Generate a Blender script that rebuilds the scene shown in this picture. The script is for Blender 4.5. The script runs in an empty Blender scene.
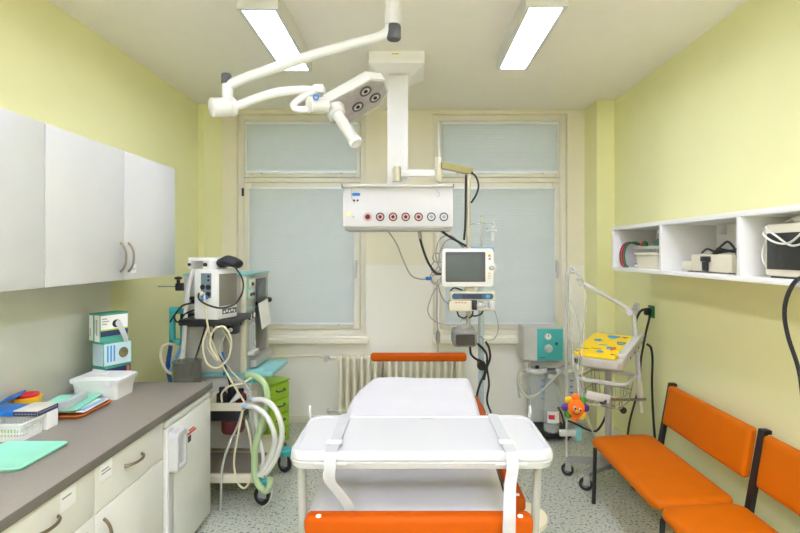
import bpy, bmesh, math, random
from mathutils import Matrix, Vector
random.seed(4)
PI = math.pi
SC = bpy.context.scene
COL = SC.collection
F, CX, CY, H = 500.0, 411.0, 252.0, 1.70      # focal length in px, vanishing point, eye height
def P(px, py, y):                              # the world point seen at a pixel at depth y
    return Vector(((px-CX)*y/F, y, H-(py-CY)*y/F))
# ------------------------------------------------------------------ materials
def lin(c): return tuple(((v/255)/12.92 if v/255 <= .04045 else ((v/255+.055)/1.055)**2.4) for v in c)
MATS = {}
def mat(name, rgb, rough=.5, metal=0., var=.04, scale=8., bump=0., bscale=200., alpha=1., spec=.5, coat=0., trans=0.):
    if name in MATS: return MATS[name]
    m = bpy.data.materials.new(name); m.use_nodes = True
    nt = m.node_tree; b = nt.nodes['Principled BSDF']
    c = lin(rgb)
    tc = nt.nodes.new('ShaderNodeTexCoord')
    nz = nt.nodes.new('ShaderNodeTexNoise'); nz.inputs['Scale'].default_value = scale
    nt.links.new(tc.outputs['Object'], nz.inputs['Vector'])
    rp = nt.nodes.new('ShaderNodeValToRGB')
    rp.color_ramp.elements[0].position = .3; rp.color_ramp.elements[1].position = .7
    rp.color_ramp.elements[0].color = (*[max(0, v*(1-var)) for v in c], 1)
    rp.color_ramp.elements[1].color = (*[min(1, v*(1+var)) for v in c], 1)
    nt.links.new(nz.outputs['Fac'], rp.inputs['Fac'])
    nt.links.new(rp.outputs['Color'], b.inputs['Base Color'])
    b.inputs['Roughness'].default_value = rough
    b.inputs['Metallic'].default_value = metal
    b.inputs['Alpha'].default_value = alpha
    b.inputs['Specular IOR Level'].default_value = spec
    b.inputs['Coat Weight'].default_value = coat
    b.inputs['Transmission Weight'].default_value = trans
    if bump:
        n2 = nt.nodes.new('ShaderNodeTexNoise'); n2.inputs['Scale'].default_value = bscale
        bp = nt.nodes.new('ShaderNodeBump'); bp.inputs['Strength'].default_value = bump; bp.inputs['Distance'].default_value = .003
        nt.links.new(tc.outputs['Object'], n2.inputs['Vector'])
        nt.links.new(n2.outputs['Fac'], bp.inputs['Height']); nt.links.new(bp.outputs['Normal'], b.inputs['Normal'])
    MATS[name] = m
    return m
def emis(name, rgb, s):
    m = bpy.data.materials.new(name); m.use_nodes = True
    nt = m.node_tree; nt.nodes.clear()
    e = nt.nodes.new('ShaderNodeEmission'); o = nt.nodes.new('ShaderNodeOutputMaterial')
    e.inputs['Color'].default_value = (*lin(rgb), 1); e.inputs['Strength'].default_value = s
    nt.links.new(e.outputs[0], o.inputs[0]); return m
M = dict(
 ceiling=mat('ceiling_paint', (236,231,222), .9, bump=.1, var=.01),
 yellow=mat('yellow_wall_paint', (231,229,174), .5, bump=.08, var=.015, scale=2),
 tile=mat('pale_wall_cladding', (222,221,208), .35, var=.03, scale=5),
 white=mat('white_laminate', (203,203,198), .4, var=.01),
 lacquer=mat('white_lacquer', (208,207,202), .3, var=.01),
 fridge=mat('fridge_white', (222,222,212), .35, var=.015),
 wplastic=mat('white_plastic', (196,196,192), .4, var=.01),
 bplastic=mat('bright_white_plastic', (224,224,219), .4, var=.01),
 blacquer=mat('bright_white_lacquer', (226,225,222), .35, var=.01),
 hub=mat('wheel_hub_grey', (112,112,112), .5),
 cream=mat('cream_plastic', (210,204,180), .45, var=.02),
 frame=mat('window_frame_paint', (226,222,206), .5, var=.01),
 blind=mat('blind_slat', (205,214,218), .5, var=.02),
 blindw=mat('blind_rail', (235,240,245), .4),
 worktop=mat('grey_worktop', (145,137,126), .4, var=.03, scale=60),
 wtedge=mat('shaded_worktop_edge', (108,102,92), .45, var=.03, scale=60),  # worktop grey darkened for the shade on its front edge
 carc=mat('cabinet_carcass', (205,203,192), .5),
 cab=mat('cabinet_front', (226,224,212), .42, var=.01),
 steel=mat('brushed_steel', (150,140,124), .38, .8),
 handle=mat('bronzed_handle', (140,125,100), .35, .85),
 chrome=mat('chrome', (215,215,215), .15, 1.),
 orange=mat('orange_vinyl', (196,98,0), .55, spec=.15, var=.03, bump=.08, bscale=350),
 orangep=mat('orange_plastic', (178,76,1), .55, spec=.12, var=.02),
 black=mat('black_metal', (28,27,27), .4),
 rubber=mat('black_rubber', (32,32,33), .6),
 dgrey=mat('dark_grey_plastic', (75,76,78), .5),
 grey=mat('grey_plastic', (150,150,146), .5),
 lgrey=mat('light_grey_paint', (190,189,180), .5),
 mgrey=mat('grey_enamel', (168,166,156), .45),
 teal=mat('teal_plastic', (70,175,170), .45),
 paleteal=mat('pale_teal_plastic', (130,190,185), .45),
 mint=mat('mint_plastic', (150,225,195), .4),
 lime=mat('lime_paint', (150,190,40), .45),
 limed=mat('lime_drawer', (160,200,52), .45),
 sheet=mat('white_sheet', (201,199,199), .85, bump=.15, bscale=120, var=.01),
 matt=mat('grey_mattress', (120,120,122), .6),
 gold=mat('brass_arm', (158,150,98), .45, .15),
 goldp=mat('ivory_pole', (192,186,158), .4, .1),
 palepole=mat('pale_blue_pole', (190,208,212), .35, .3),
 screen=mat('dark_screen', (84,95,90), .25, var=.15, scale=3),
 screenk=mat('black_screen', (48,48,46), .2),
 maroon=mat('maroon_glass', (96,40,44), .25, var=.2),
 brown=mat('brown_tray', (186,104,36), .4, var=.08),
 yel=mat('yellow_plastic', (245,190,20), .4),
 red=mat('red_plastic', (205,30,40), .4),
 blue=mat('blue_plastic', (25,110,190), .4),
 navy=mat('navy_print', (45,55,95), .5),
 beige=mat('beige_card', (215,208,190), .7),
 paper=mat('white_paper', (238,238,234), .8, var=.01),
 ink=mat('grey_print', (150,150,150), .8),
 glovebox=mat('green_glove_box', (80,165,140), .6),
 palebox=mat('pale_blue_print', (190,215,220), .6),
 limeprint=mat('lime_print', (170,205,60), .6),
 glove=mat('grey_glove', (200,200,196), .6),
 clear=mat('clear_plastic', (225,230,228), .12, alpha=.28, var=.01),
 smoke=mat('smoky_plastic', (120,118,108), .15, alpha=.62, var=.02),
 strap=mat('white_strap', (196,197,195), .5, alpha=.62),
 hosew=mat('white_hose', (226,226,216), .35, alpha=.92),
 hoseg=mat('green_hose', (168,192,140), .4),
 tube=mat('cream_tube', (214,206,172), .4),
 tubec=mat('clear_tube', (205,205,190), .25, alpha=.55),
 gcable=mat('grey_cable', (158,156,150), .5),
 bluec=mat('pale_blue_connector', (160,190,225), .4),
 babyy=mat('yellow_print_cover', (246,208,10), .5, var=.02),
 pblue=mat('blue_print', (70,150,205), .6),
 porange=mat('orange_print', (225,110,50), .6),
 plush=mat('orange_plush', (238,112,15), .9, bump=.5, bscale=400),
 plushy=mat('yellow_plush', (225,180,25), .9, bump=.5, bscale=400),
 plushg=mat('green_plush', (60,135,40), .9, bump=.5, bscale=400),
 plushp=mat('purple_plush', (85,50,135), .9, bump=.5, bscale=400),
 radiator=mat('radiator_enamel', (226,221,200), .4, var=.02),
 gsocket=mat('green_socket', (20,110,60), .4),
 bottleg=mat('green_liquid_bottle', (110,150,140), .3),
 stool=mat('beige_stool_vinyl', (224,216,190), .5),
 pinkring=mat('pink_ring', (205,150,150), .5), darkred=mat('dark_socket', (60,25,25), .5),
 reflector=mat('lamp_reflector', (178,172,172), .3, .3, var=.12, scale=25),
)
def floor_mat():
    m = bpy.data.materials.new('speckled_linoleum'); m.use_nodes = True
    nt = m.node_tree; b = nt.nodes['Principled BSDF']; L = nt.links.new
    tc = nt.nodes.new('ShaderNodeTexCoord')
    def layer(scale, p0, p1):
        v = nt.nodes.new('ShaderNodeTexNoise'); v.inputs['Scale'].default_value = scale; v.inputs['Detail'].default_value = 2
        L(tc.outputs['Object'], v.inputs['Vector'])
        r = nt.nodes.new('ShaderNodeValToRGB'); r.color_ramp.elements[0].position = p0; r.color_ramp.elements[1].position = p1
        L(v.outputs['Fac'], r.inputs['Fac']); return r
    a = layer(55, .36, .46); a.color_ramp.elements[0].color = (*lin((104,108,97)), 1); a.color_ramp.elements[1].color = (*lin((188,191,173)), 1)
    c = layer(75, .60, .66); c.color_ramp.elements[0].color = (0,0,0,1); c.color_ramp.elements[1].color = (1,1,1,1)
    mx = nt.nodes.new('ShaderNodeMixRGB'); L(c.outputs['Color'], mx.inputs['Fac']); L(a.outputs['Color'], mx.inputs['Color1'])
    mx.inputs['Color2'].default_value = (*lin((208,211,196)), 1)
    L(mx.outputs['Color'], b.inputs['Base Color']); b.inputs['Roughness'].default_value = .38
    return m
def back_mat():           # cream paint over a paler washable dado
    m = bpy.data.materials.new('cream_wall_with_dado'); m.use_nodes = True
    nt = m.node_tree; b = nt.nodes['Principled BSDF']; L = nt.links.new
    tc = nt.nodes.new('ShaderNodeTexCoord'); s = nt.nodes.new('ShaderNodeSeparateXYZ'); L(tc.outputs['Object'], s.inputs[0])
    g = nt.nodes.new('ShaderNodeMath'); g.operation = 'GREATER_THAN'; g.inputs[1].default_value = 1.57; L(s.outputs['Z'], g.inputs[0])
    mx = nt.nodes.new('ShaderNodeMixRGB'); L(g.outputs[0], mx.inputs['Fac'])
    mx.inputs['Color1'].default_value = (*lin((233,231,220)), 1); mx.inputs['Color2'].default_value = (*lin((230,224,200)), 1)
    L(mx.outputs[0], b.inputs['Base Color']); b.inputs['Roughness'].default_value = .5
    return m
def glass_mat():
    m = bpy.data.materials.new('window_glass'); m.use_nodes = True
    nt = m.node_tree; nt.nodes.clear(); L = nt.links.new
    o = nt.nodes.new('ShaderNodeOutputMaterial'); t = nt.nodes.new('ShaderNodeBsdfTransparent'); g = nt.nodes.new('ShaderNodeBsdfGlossy')
    g.inputs['Roughness'].default_value = .03; x = nt.nodes.new('ShaderNodeMixShader'); x.inputs[0].default_value = .08
    L(t.outputs[0], x.inputs[1]); L(g.outputs[0], x.inputs[2]); L(x.outputs[0], o.inputs[0]); return m
# ------------------------------------------------------------------ mesh building
def catmull(pts, n=8):
    pts = [Vector(p) for p in pts]
    if len(pts) < 3: return pts
    out = []
    for i in range(len(pts)-1):
        p0 = pts[i-1] if i else pts[0]*2-pts[1]; p1, p2 = pts[i], pts[i+1]
        p3 = pts[i+2] if i+2 < len(pts) else pts[-1]*2-pts[-2]
        for k in range(n):
            t = k/n
            out.append(.5*((2*p1)+(p2-p0)*t+(2*p0-5*p1+4*p2-p3)*t*t+(3*p1-p0-3*p2+p3)*t**3))
    out.append(pts[-1]); return out
def rrect(cx, cy, w, d, r, z=0., n=6):
    out = []
    for sx, sy, a0 in ((1,1,0), (-1,1,90), (-1,-1,180), (1,-1,270)):
        for k in range(n+1):
            a = math.radians(a0+90*k/n)
            out.append(Vector((cx+sx*(w/2-r)+r*math.cos(a), cy+sy*(d/2-r)+r*math.sin(a), z)))
    return out
class MB:
    def __init__(s): s.bm = bmesh.new(); s.mi = 0; s.M = Matrix.Identity(4)
    def mat(s, i): s.mi = i; return s
    def _merge(s, t):
        mp = {v: s.bm.verts.new(s.M @ v.co) for v in t.verts}
        for f in t.faces:
            try: nf = s.bm.faces.new([mp[v] for v in f.verts]); nf.material_index = s.mi
            except ValueError: pass
        t.free(); return s
    def box(s, x0, x1, y0, y1, z0, z1, b=0., seg=2):
        t = bmesh.new(); bmesh.ops.create_cube(t, size=1)
        for v in t.verts: v.co = Vector((x0+(v.co.x+.5)*(x1-x0), y0+(v.co.y+.5)*(y1-y0), z0+(v.co.z+.5)*(z1-z0)))
        if b: bmesh.ops.bevel(t, geom=t.edges[:], offset=min(b, .49*min(abs(x1-x0), abs(y1-y0), abs(z1-z0))), segments=seg, profile=.5, affect='EDGES')
        return s._merge(t)
    def loft(s, loops, c0=True, c1=True, closed=True):
        t = bmesh.new(); vs = [[t.verts.new(Vector(p)) for p in lp] for lp in loops]; n = len(vs[0])
        for a, b in zip(vs, vs[1:]):
            for i in range(n if closed else n-1):
                j = (i+1) % n
                try: t.faces.new((a[i], a[j], b[j], b[i]))
                except ValueError: pass
        if c0: t.faces.new(vs[0][::-1])
        if c1: t.faces.new(vs[-1])
        bmesh.ops.recalc_face_normals(t, faces=t.faces[:])
        return s._merge(t)
    def prism(s, poly, axis, a0, a1):
        """poly of 2-D points extruded along an axis: x -> (y,z), y -> (x,z), z -> (x,y)"""
        f = {'x': lambda p, a: (a, p[0], p[1]), 'y': lambda p, a: (p[0], a, p[1]), 'z': lambda p, a: (p[0], p[1], a)}[axis]
        return s.loft([[f(p, a0) for p in poly], [f(p, a1) for p in poly]])
    def cone(s, p0, p1, r0, r1=None, n=16, caps=True):
        return s.lathe(p0, p1, [(0, r0), (1, r0 if r1 is None else r1)], n, caps)
    cyl = cone
    def lathe(s, p0, p1, prof, n=20, caps=True):
        """prof: (fraction along p0-p1, radius)"""
        p0, p1 = Vector(p0), Vector(p1); d = (p1-p0); q = d.to_track_quat('Z', 'Y')
        e1, e2 = q @ Vector((1,0,0)), q @ Vector((0,1,0))
        loops = [[p0+d*t+(e1*math.cos(2*PI*k/n)+e2*math.sin(2*PI*k/n))*max(r, 1e-5) for k in range(n)] for t, r in prof]
        return s.loft(loops, caps, caps)
    def tube(s, pts, r, n=8, smooth=True, k=8, closed=False):
        pts = [Vector(p) for p in pts]
        if smooth: pts = catmull(pts+[pts[0]], k)[:-1] if closed else catmull(pts, k)
        m = len(pts); tan = []
        for i in range(m):
            a = pts[(i-1) % m] if closed else pts[max(i-1, 0)]; b = pts[(i+1) % m] if closed else pts[min(i+1, m-1)]
            tan.append((b-a).normalized())
        nrm = tan[0].orthogonal().normalized(); loops = []
        for i in range(m):
            nrm = (nrm-tan[i]*nrm.dot(tan[i])).normalized(); bn = tan[i].cross(nrm)
            loops.append([pts[i]+(nrm*math.cos(2*PI*j/n)+bn*math.sin(2*PI*j/n))*r for j in range(n)])
        if closed: return s.loft(loops+[loops[0]], False, False)
        return s.loft(loops)
    def ball(s, c, rx, ry=None, rz=None, u=14, v=10):
        t = bmesh.new(); bmesh.ops.create_uvsphere(t, u_segments=u, v_segments=v, radius=1)
        for w in t.verts: w.co = Vector((c[0]+w.co.x*rx, c[1]+w.co.y*(ry or rx), c[2]+w.co.z*(rz or rx)))
        return s._merge(t)
    def ring(s, c, axis, r0, r1, h, n=24):
        """flat washer, inner radius r0, outer r1, height h along axis"""
        c, a = Vector(c), Vector(axis).normalized()
        q = a.to_track_quat('Z', 'Y'); e1, e2 = q @ Vector((1,0,0)), q @ Vector((0,1,0))
        lp = lambda r, z: [c+a*z+(e1*math.cos(2*PI*k/n)+e2*math.sin(2*PI*k/n))*r for k in range(n)]
        return s.loft([lp(r0,0), lp(r1,0), lp(r1,h), lp(r0,h), lp(r0,0)], False, False)
    def ribbon(s, pts, w, t=.002, side=(1,0,0), smooth=True):
        pts = catmull(pts, 5) if smooth else [Vector(p) for p in pts]; sd = Vector(side).normalized(); loops = []
        for i in range(len(pts)):
            tg = (pts[min(i+1, len(pts)-1)]-pts[max(i-1, 0)]).normalized(); nn = sd.cross(tg).normalized()
            loops.append([pts[i]+sd*w/2+nn*t, pts[i]-sd*w/2+nn*t, pts[i]-sd*w/2-nn*t, pts[i]+sd*w/2-nn*t])
        return s.loft(loops)
ROOT = {}
def _mesh(name, mb, mats, inv):
    me = bpy.data.meshes.new(name)
    mb.bm.transform(inv); mb.bm.to_mesh(me); mb.bm.free()
    for m in (mats if isinstance(mats, (list, tuple)) else [mats]): me.materials.append(M[m] if isinstance(m, str) else m)
    me.shade_smooth(); me.set_sharp_from_angle(angle=math.radians(38))
    return me
def thing(name, label, cat, loc=(0,0,0), rz=0., group=None):
    o = bpy.data.objects.new(name, None); COL.objects.link(o); o.empty_display_size = .1
    o.location = loc; o.rotation_euler = (0,0,rz); o['label'] = label; o['category'] = cat
    if group: o['group'] = group
    ROOT[o] = Matrix.Translation(loc) @ Matrix.Rotation(rz, 4, 'Z'); return o
def part(name, mb, mats, parent, local=False, label=None):
    inv = Matrix.Identity(4) if local else ROOT[parent].inverted()
    o = bpy.data.objects.new(name, _mesh(name, mb, mats, inv)); COL.objects.link(o); o.parent = parent
    ROOT[o] = ROOT[parent]
    if label: o['label'] = label
    return o
def solo(name, mb, mats, label, cat, loc=(0,0,0), group=None, kind=None):
    o = bpy.data.objects.new(name, _mesh(name, mb, mats, Matrix.Translation(loc).inverted())); COL.objects.link(o)
    o.location = loc; o['label'] = label; o['category'] = cat; ROOT[o] = Matrix.Translation(loc)
    if group: o['group'] = group
    if kind: o['kind'] = kind
    return o
def struct(name, mb, mats, label, cat, parent=None):
    o = bpy.data.objects.new(name, _mesh(name, mb, mats, Matrix.Identity(4))); COL.objects.link(o); o['kind'] = 'structure'
    ROOT[o] = Matrix.Identity(4)
    if parent: o.parent = parent
    else: o['label'] = label; o['category'] = cat
    return o
def dup(root, loc=None, rz=None, label=None):
    def cp(o, par):
        c = o.copy(); COL.objects.link(c)
        if par: c.parent = par
        for ch in list(o.children): cp(ch, c)
        return c
    r = cp(root, None)
    if loc is not None: r.location = loc
    if rz is not None: r.rotation_euler = (0,0,rz)
    if label: r['label'] = label
    return r
def frame_box(mb, x0, x1, z0, z1, w, y0, y1, b=.004):   # a rectangular frame in the xz plane, w wide
    mb.box(x0, x0+w, y0, y1, z0, z1, b); mb.box(x1-w, x1, y0, y1, z0, z1, b)
    mb.box(x0+w, x1-w, y0, y1, z1-w, z1, b); mb.box(x0+w, x1-w, y0, y1, z0, z0+w, b)
# ------------------------------------------------------------------ the room
XL, XR, YB, YF, ZC = -2.03, 1.89, 4.97, -1.6, 3.11
struct('floor', MB().box(XL-.2, XR+.2, YF-.2, YB+.3, -.1, 0), floor_mat(), 'pale grey-green speckled linoleum floor', 'floor')
struct('ceiling', MB().box(XL-.2, XR+.2, YF-.2, YB+.3, ZC, ZC+.1), 'ceiling', 'plain off-white ceiling with two tube lights', 'ceiling')
b = MB().box(XL-.2, XL, YF-.2, YB+.3, 0, ZC)
struct('wall_left', b, 'yellow', 'yellow-green left wall behind the white cupboards', 'wall')
struct('wall_right', MB().box(XR, XR+.2, YF-.2, YB+.3, 0, ZC), 'yellow', 'yellow-green right wall above the orange bench', 'wall')
struct('wall_front', MB().box(XL, XR, YF-.2, YF, 0, ZC), 'ceiling', 'plain off-white wall behind the viewer', 'wall')
WIN = [(-1.735, -.447), (.219, 1.555)]; WZ0, WZ1 = .865, 3.075
b = MB()
b.box(XL, XR, YB, YB+.25, 0, WZ0); b.box(XL, XR, YB, YB+.25, WZ1, ZC)
b.box(XL, WIN[0][0], YB, YB+.25, WZ0, WZ1); b.box(WIN[0][1], WIN[1][0], YB, YB+.25, WZ0, WZ1); b.box(WIN[1][1], XR, YB, YB+.25, WZ0, WZ1)
struct('wall_back', b, back_mat(), 'cream back wall with two blinded windows', 'wall')
struct('trim_1', MB().prism([(XL,4.76),(-1.97,4.76),(-1.875,YB),(XL,YB)], 'z', 0, ZC), 'yellow', 'yellow-green corner pier left of the left window', 'pier')
struct('trim_2', MB().prism([(XR,4.64),(1.725,4.64),(1.725,YB),(XR,YB)], 'z', 0, ZC), 'yellow', 'yellow-green corner pier right of the right window', 'pier')
struct('trim_3', MB().box(XL, XL+.012, .3, 3.36, .87, 1.56, .002), 'tile', 'pale cladding panel on wall above the worktop', 'wall panel')
struct('baseboard_back', MB().box(-1.87, 1.72, YB-.014, YB, 0, .08, .004), 'frame', 'cream skirting along the foot of the back wall', 'skirting')
struct('baseboard_right', MB().box(XR-.014, XR, YF, 4.63, 0, .08, .004), 'frame', 'cream skirting along the foot of the right wall', 'skirting')
GLASS = glass_mat()
def blind_mat():
    m = M['blind']; nt = m.node_tree; L = nt.links.new
    b = nt.nodes['Principled BSDF']; o = [n for n in nt.nodes if n.type == 'OUTPUT_MATERIAL'][0]
    t = nt.nodes.new('ShaderNodeBsdfTranslucent'); t.inputs['Color'].default_value = (*lin((248,244,228)), 1)
    x = nt.nodes.new('ShaderNodeMixShader'); x.inputs[0].default_value = .3
    L(b.outputs[0], x.inputs[1]); L(t.outputs[0], x.inputs[2]); L(x.outputs[0], o.inputs[0])
blind_mat()
for i, (x0, x1) in enumerate(WIN):
    side = ('left', 'right')[i]
    y0, y1 = YB+.05, YB+.13
    f = MB(); frame_box(f, x0, x1, WZ0, WZ1, .06, y0, y1)
    f.box(x0+.06, x1-.06, y0, y1, 2.40, 2.445, .004)
    w = struct(f'window_{i+1}', f, 'frame', f'cream framed window on the {side} of the back wall, blinds drawn', 'window')
    s = MB(); frame_box(s, x0+.065, x1-.065, WZ0+.065, 2.395, .075, y0-.018, y1-.02, .006)
    struct('window_sash', s, 'frame', '', '', w)
    s = MB(); frame_box(s, x0+.065, x1-.065, 2.45, WZ1-.065, .045, y0-.012, y1-.02, .006)
    struct('window_sash', s, 'frame', '', '', w)
    g = MB().box(x0+.11, x1-.11, y1-.05, y1-.044, WZ0+.11, WZ1-.1)
    struct('window_pane', g, GLASS, '', '', w)
    hx = x1-.102
    h = MB().box(hx-.014, hx+.014, y0-.03, y0-.018, 1.50, 1.62, .004).box(hx-.01, hx+.01, y0-.065, y0-.03, 1.575, 1.60, .003).box(hx-.011, hx+.011, y0-.075, y0-.055, 1.44, 1.60, .005)
    struct('window_handle', h, 'wplastic', '', '', w)
    h = MB().cyl((x0+.05, y0-.012, 2.26), (x0+.05, y0-.012, 2.34), .011)
    struct('window_hinge', h, 'black' if i == 0 else 'frame', '', '', w)
    s = MB().box(x0-.01, x1+.03, YB-.085, YB+.05, .80, .845, .006)
    struct('window_sill', s, 'frame', '', '', w)
    # the four blinds, hung inside the sashes
    bx0, bx1 = x0+.125, x1-.125
    for (z0, z1, lab, ex) in ((.985, 2.325, f'large pale grey slatted blind on the lower {side} window', .0), (2.495, 2.975, f'small pale grey slatted blind on the upper {side} window', .03)):
        yb = y0-.03
        a0, a1 = bx0-ex, bx1+ex
        t = thing('window_blind', lab, 'blind', (.5*(a0+a1), yb, z0), 0, 'slatted window blinds')
        part('headrail', MB().box(a0-.01, a1+.01, yb-.014, yb+.012, z1, z1+.022, .003), 'blindw', t)
        sl = MB(); z = z0+.012; pitch = .026
        while z < z1-.004:
            zc = [(yb-.0085, z-.0005), (yb-.0045, z+.014), (yb+.0060, z+.0285), (yb+.0070, z+.0280), (yb-.0032, z+.0135), (yb-.0075, z-.001)]
            sl.prism(zc, 'x', a0, a1); z += pitch
        part('slats', sl, 'blind', t)
        part('bottom_rail', MB().box(a0-.004, a1+.004, yb-.009, yb+.009, z0-.008, z0+.010, .003), 'blindw', t)
        for gx in (a0-.007, a1+.002):
            part('white_edge', MB().box(gx, gx+.005, yb-.006, yb+.006, z0+.008, z1, .001), 'blindw', t)  # thin white strip down each side of the slats
        for cx in (a0+.15, a1-.15):
            part('rail_clip', MB().box(cx-.012, cx+.012, yb-.013, yb+.014, z0-.016, z0-.004, .003), 'wplastic', t)
# ------------------------------------------------------------------ ceiling lights
LIGHT = emis('tube_light_diffuser', (222,227,255), 7.0)
FILL_MID = emis('added_mid_fill', (222,227,255), 9.0)
FILL_REAR = emis('added_rear_fill', (222,227,255), 30.0)
def ceiling_light(xc, y0, y1, label, lm=None):
    t = thing('ceiling_light', label, 'ceiling light', (xc, .5*(y0+y1), ZC), 0, 'tube lights on the ceiling')
    w = .113
    hb = MB().box(xc-w, xc+w, y0-.03, y0-.012, ZC-.098, ZC).box(xc-w, xc+w, y1+.004, y1+.02, ZC-.098, ZC)
    hb.box(xc-w, xc-w+.024, y0-.012, y1+.004, ZC-.098, ZC).box(xc+w-.024, xc+w, y0-.012, y1+.004, ZC-.098, ZC)
    hb.box(xc-w+.024, xc+w-.024, y0-.012, y1+.004, ZC-.02, ZC)
    part('housing', hb, 'lacquer', t)
    part('diffuser', MB().box(xc-w+.025, xc+w-.025, y0-.011, y1+.003, ZC-.094, ZC-.085), lm or LIGHT, t)
    return t
ceiling_light(-.83, 2.73, 3.61, 'lit tube light on the ceiling over the worktop side')
ceiling_light(.728, 2.70, 3.58, 'lit tube light on the ceiling over the bench side')
ceiling_light(-.83, .5, 1.38, 'added unseen fill light on the ceiling above the viewer, cupboard side', FILL_MID)  # unseen pair above the camera, added to brighten the room
ceiling_light(.728, .5, 1.38, 'added unseen fill light on the ceiling above the viewer, bench side', FILL_MID)
ceiling_light(-.83, -1.45, -.57, 'added unseen fill light on the ceiling behind the viewer, cupboard side', FILL_REAR)  # unseen pair behind the camera, added as stronger fill for camera-facing surfaces
ceiling_light(.728, -1.45, -.57, 'added unseen fill light on the ceiling behind the viewer, bench side', FILL_REAR)
# ------------------------------------------------------------------ left: wall cupboards, worktop, base cupboards, fridge
def bow(mb, a, bpt, out, r=.0065):          # a bow handle between two points, bulging along out
    a, bpt, out = Vector(a), Vector(bpt), Vector(out)
    mb.tube([a, a*.88+bpt*.12+out*.55, a*.65+bpt*.35+out*.95, a*.35+bpt*.65+out*.95, a*.12+bpt*.88+out*.55, bpt], r, 8)
    return mb
CF = -1.67
for (y0, y1, lab) in ((2.285, 3.54, 'white two-door wall cupboard, far one nearest the window'), (1.02, 2.28, 'white two-door wall cupboard, near one cut by the frame')):
    t = thing('wall_cupboard', lab, 'wall cupboard', (XL+.18, .5*(y0+y1), 1.537), 0, 'white wall cupboards over the worktop')
    part('carcass', MB().box(XL, CF-.02, y0, y1, 1.537, 2.29, .002), 'white', t)
    ym = .5*(y0+y1)
    for (d0, d1, hy) in ((y0+.001, ym-.0012, ym-.04), (ym+.0012, y1-.001, ym+.04)):
        d = part('door', MB().box(CF-.0195, CF, d0, d1, 1.538, 2.289, .0015), 'white', t)
        part('handle', bow(MB(), (CF, hy, 1.755), (CF, hy, 1.585), (.034,0,0)), 'steel', d)
        if hy > ym and y0 > 2:
            n = MB().box(CF, CF+.0012, hy+.03, hy+.085, 1.575, 1.625); n.mat(1).box(CF+.0012, CF+.0016, hy+.037, hy+.078, 1.60, 1.603).box(CF+.0012, CF+.0016, hy+.037, hy+.07, 1.59, 1.593)
            part('label_card', n, ['paper', 'ink'], d)
WT = .873; WF = -1.262; WY = 3.18
t = thing('worktop', 'long grey laminate worktop along the left wall', 'worktop', (-1.64, 2.05, WT-.038))
part('slab', MB().box(XL+.002, WF-.003, .93, WY-.002, WT-.038, WT, .003), 'worktop', t)
part('front_edge', MB().box(WF-.003, WF, .93, WY, WT-.038, WT, .0012), 'wtedge', t)
b = thing('base_cupboard', 'cream base cupboard with drawers over doors under the worktop', 'base cupboard', (-1.6, 1.75, 0))
part('carcass', MB().box(XL+.01, WF-.045, .935, 2.597, .10, WT-.038), 'carc', b)
part('plinth', MB().box(XL+.1, WF-.1, .94, 2.59, 0, .10), 'carc', b)
DF = WF-.024
for k, (y0, y1) in enumerate(((2.036, 2.596), (1.468, 2.032), (.936, 1.464))):
    d = part('drawer', MB().box(DF-.02, DF, y0+.002, y1-.002, .632, WT-.042, .002), 'cab', b)
    ym = .5*(y0+y1)
    part('handle', bow(MB(), (DF, ym-.072, .738), (DF, ym+.072, .738), (.034,0,0)), 'handle', d)
    ly = y0+.03 if k == 0 else y1-.20
    n = MB().box(DF, DF+.0012, ly, ly+.085, .742, .818); n.mat(1)
    for q in ((.785, .05), (.772, .065)) if k == 0 else ((.785, .05),): n.box(DF+.0012, DF+.0016, ly+.01, ly+.01+q[1], q[0], q[0]+.006)
    part('label_card', n, ['paper', 'ink'], d)
    dd = part('door', MB().box(DF-.02, DF, y0+.002, y1-.002, .105, .628, .002), 'cab', b)
    hy = y0+.055 if k == 0 else y1-.055
    part('handle', bow(MB(), (DF, hy, .585), (DF, hy, .44), (.034,0,0)), 'handle', dd)
    n = MB().box(DF, DF+.001, hy-.12 if k else hy+.06, hy-.05 if k else hy+.12, .53, .60)
    if k == 1: part('label_card', n, 'paper', dd)
# fridge
f = thing('fridge', 'small white undercounter fridge with a red sticker at the worktop end', 'fridge', (-1.6, 2.89, 0))
FX = WF-.008
part('body', MB().box(XL+.08, FX-.05, 2.606, 3.172, .03, .815, .006), 'fridge', f)
part('top_panel', MB().box(FX-.05, FX-.004, 2.606, 3.172, .782, .815, .005), 'fridge', f)
part('foot', MB().box(XL+.12, FX-.08, 2.63, 3.15, 0, .03), 'dgrey', f)
d = part('door', MB().box(FX-.048, FX, 2.606, 3.172, .05, .776, .008), 'fridge', f)
part('edge_strip', MB().box(FX-.002, FX+.006, 2.608, 2.665, .055, .772, .004), 'wplastic', d)
hb = MB()
lo = lambda dx, ins: [Vector((FX+dx, p.x, p.y)) for p in rrect(2.675, .642, .125-ins, .215-ins, .03-ins*.3, 0, 5)]
hb.loft([lo(.0,0), lo(.04,0), lo(.048,.012), lo(.048,.05), lo(.04,.062), lo(.0,.062)], False, False)
part('door_handle', hb, 'wplastic', d)
st = MB(); 
for (y0, y1, z0, z1) in ((2.86,2.925,.672,.682), (2.80,2.95,.655,.667)): st.box(FX, FX+.0012, y0, y1, z0, z1)
st.mat(1).box(FX, FX+.0012, 2.845, 2.885, .612, .648)
part('sticker', st, ['red', 'black'], d)
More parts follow.
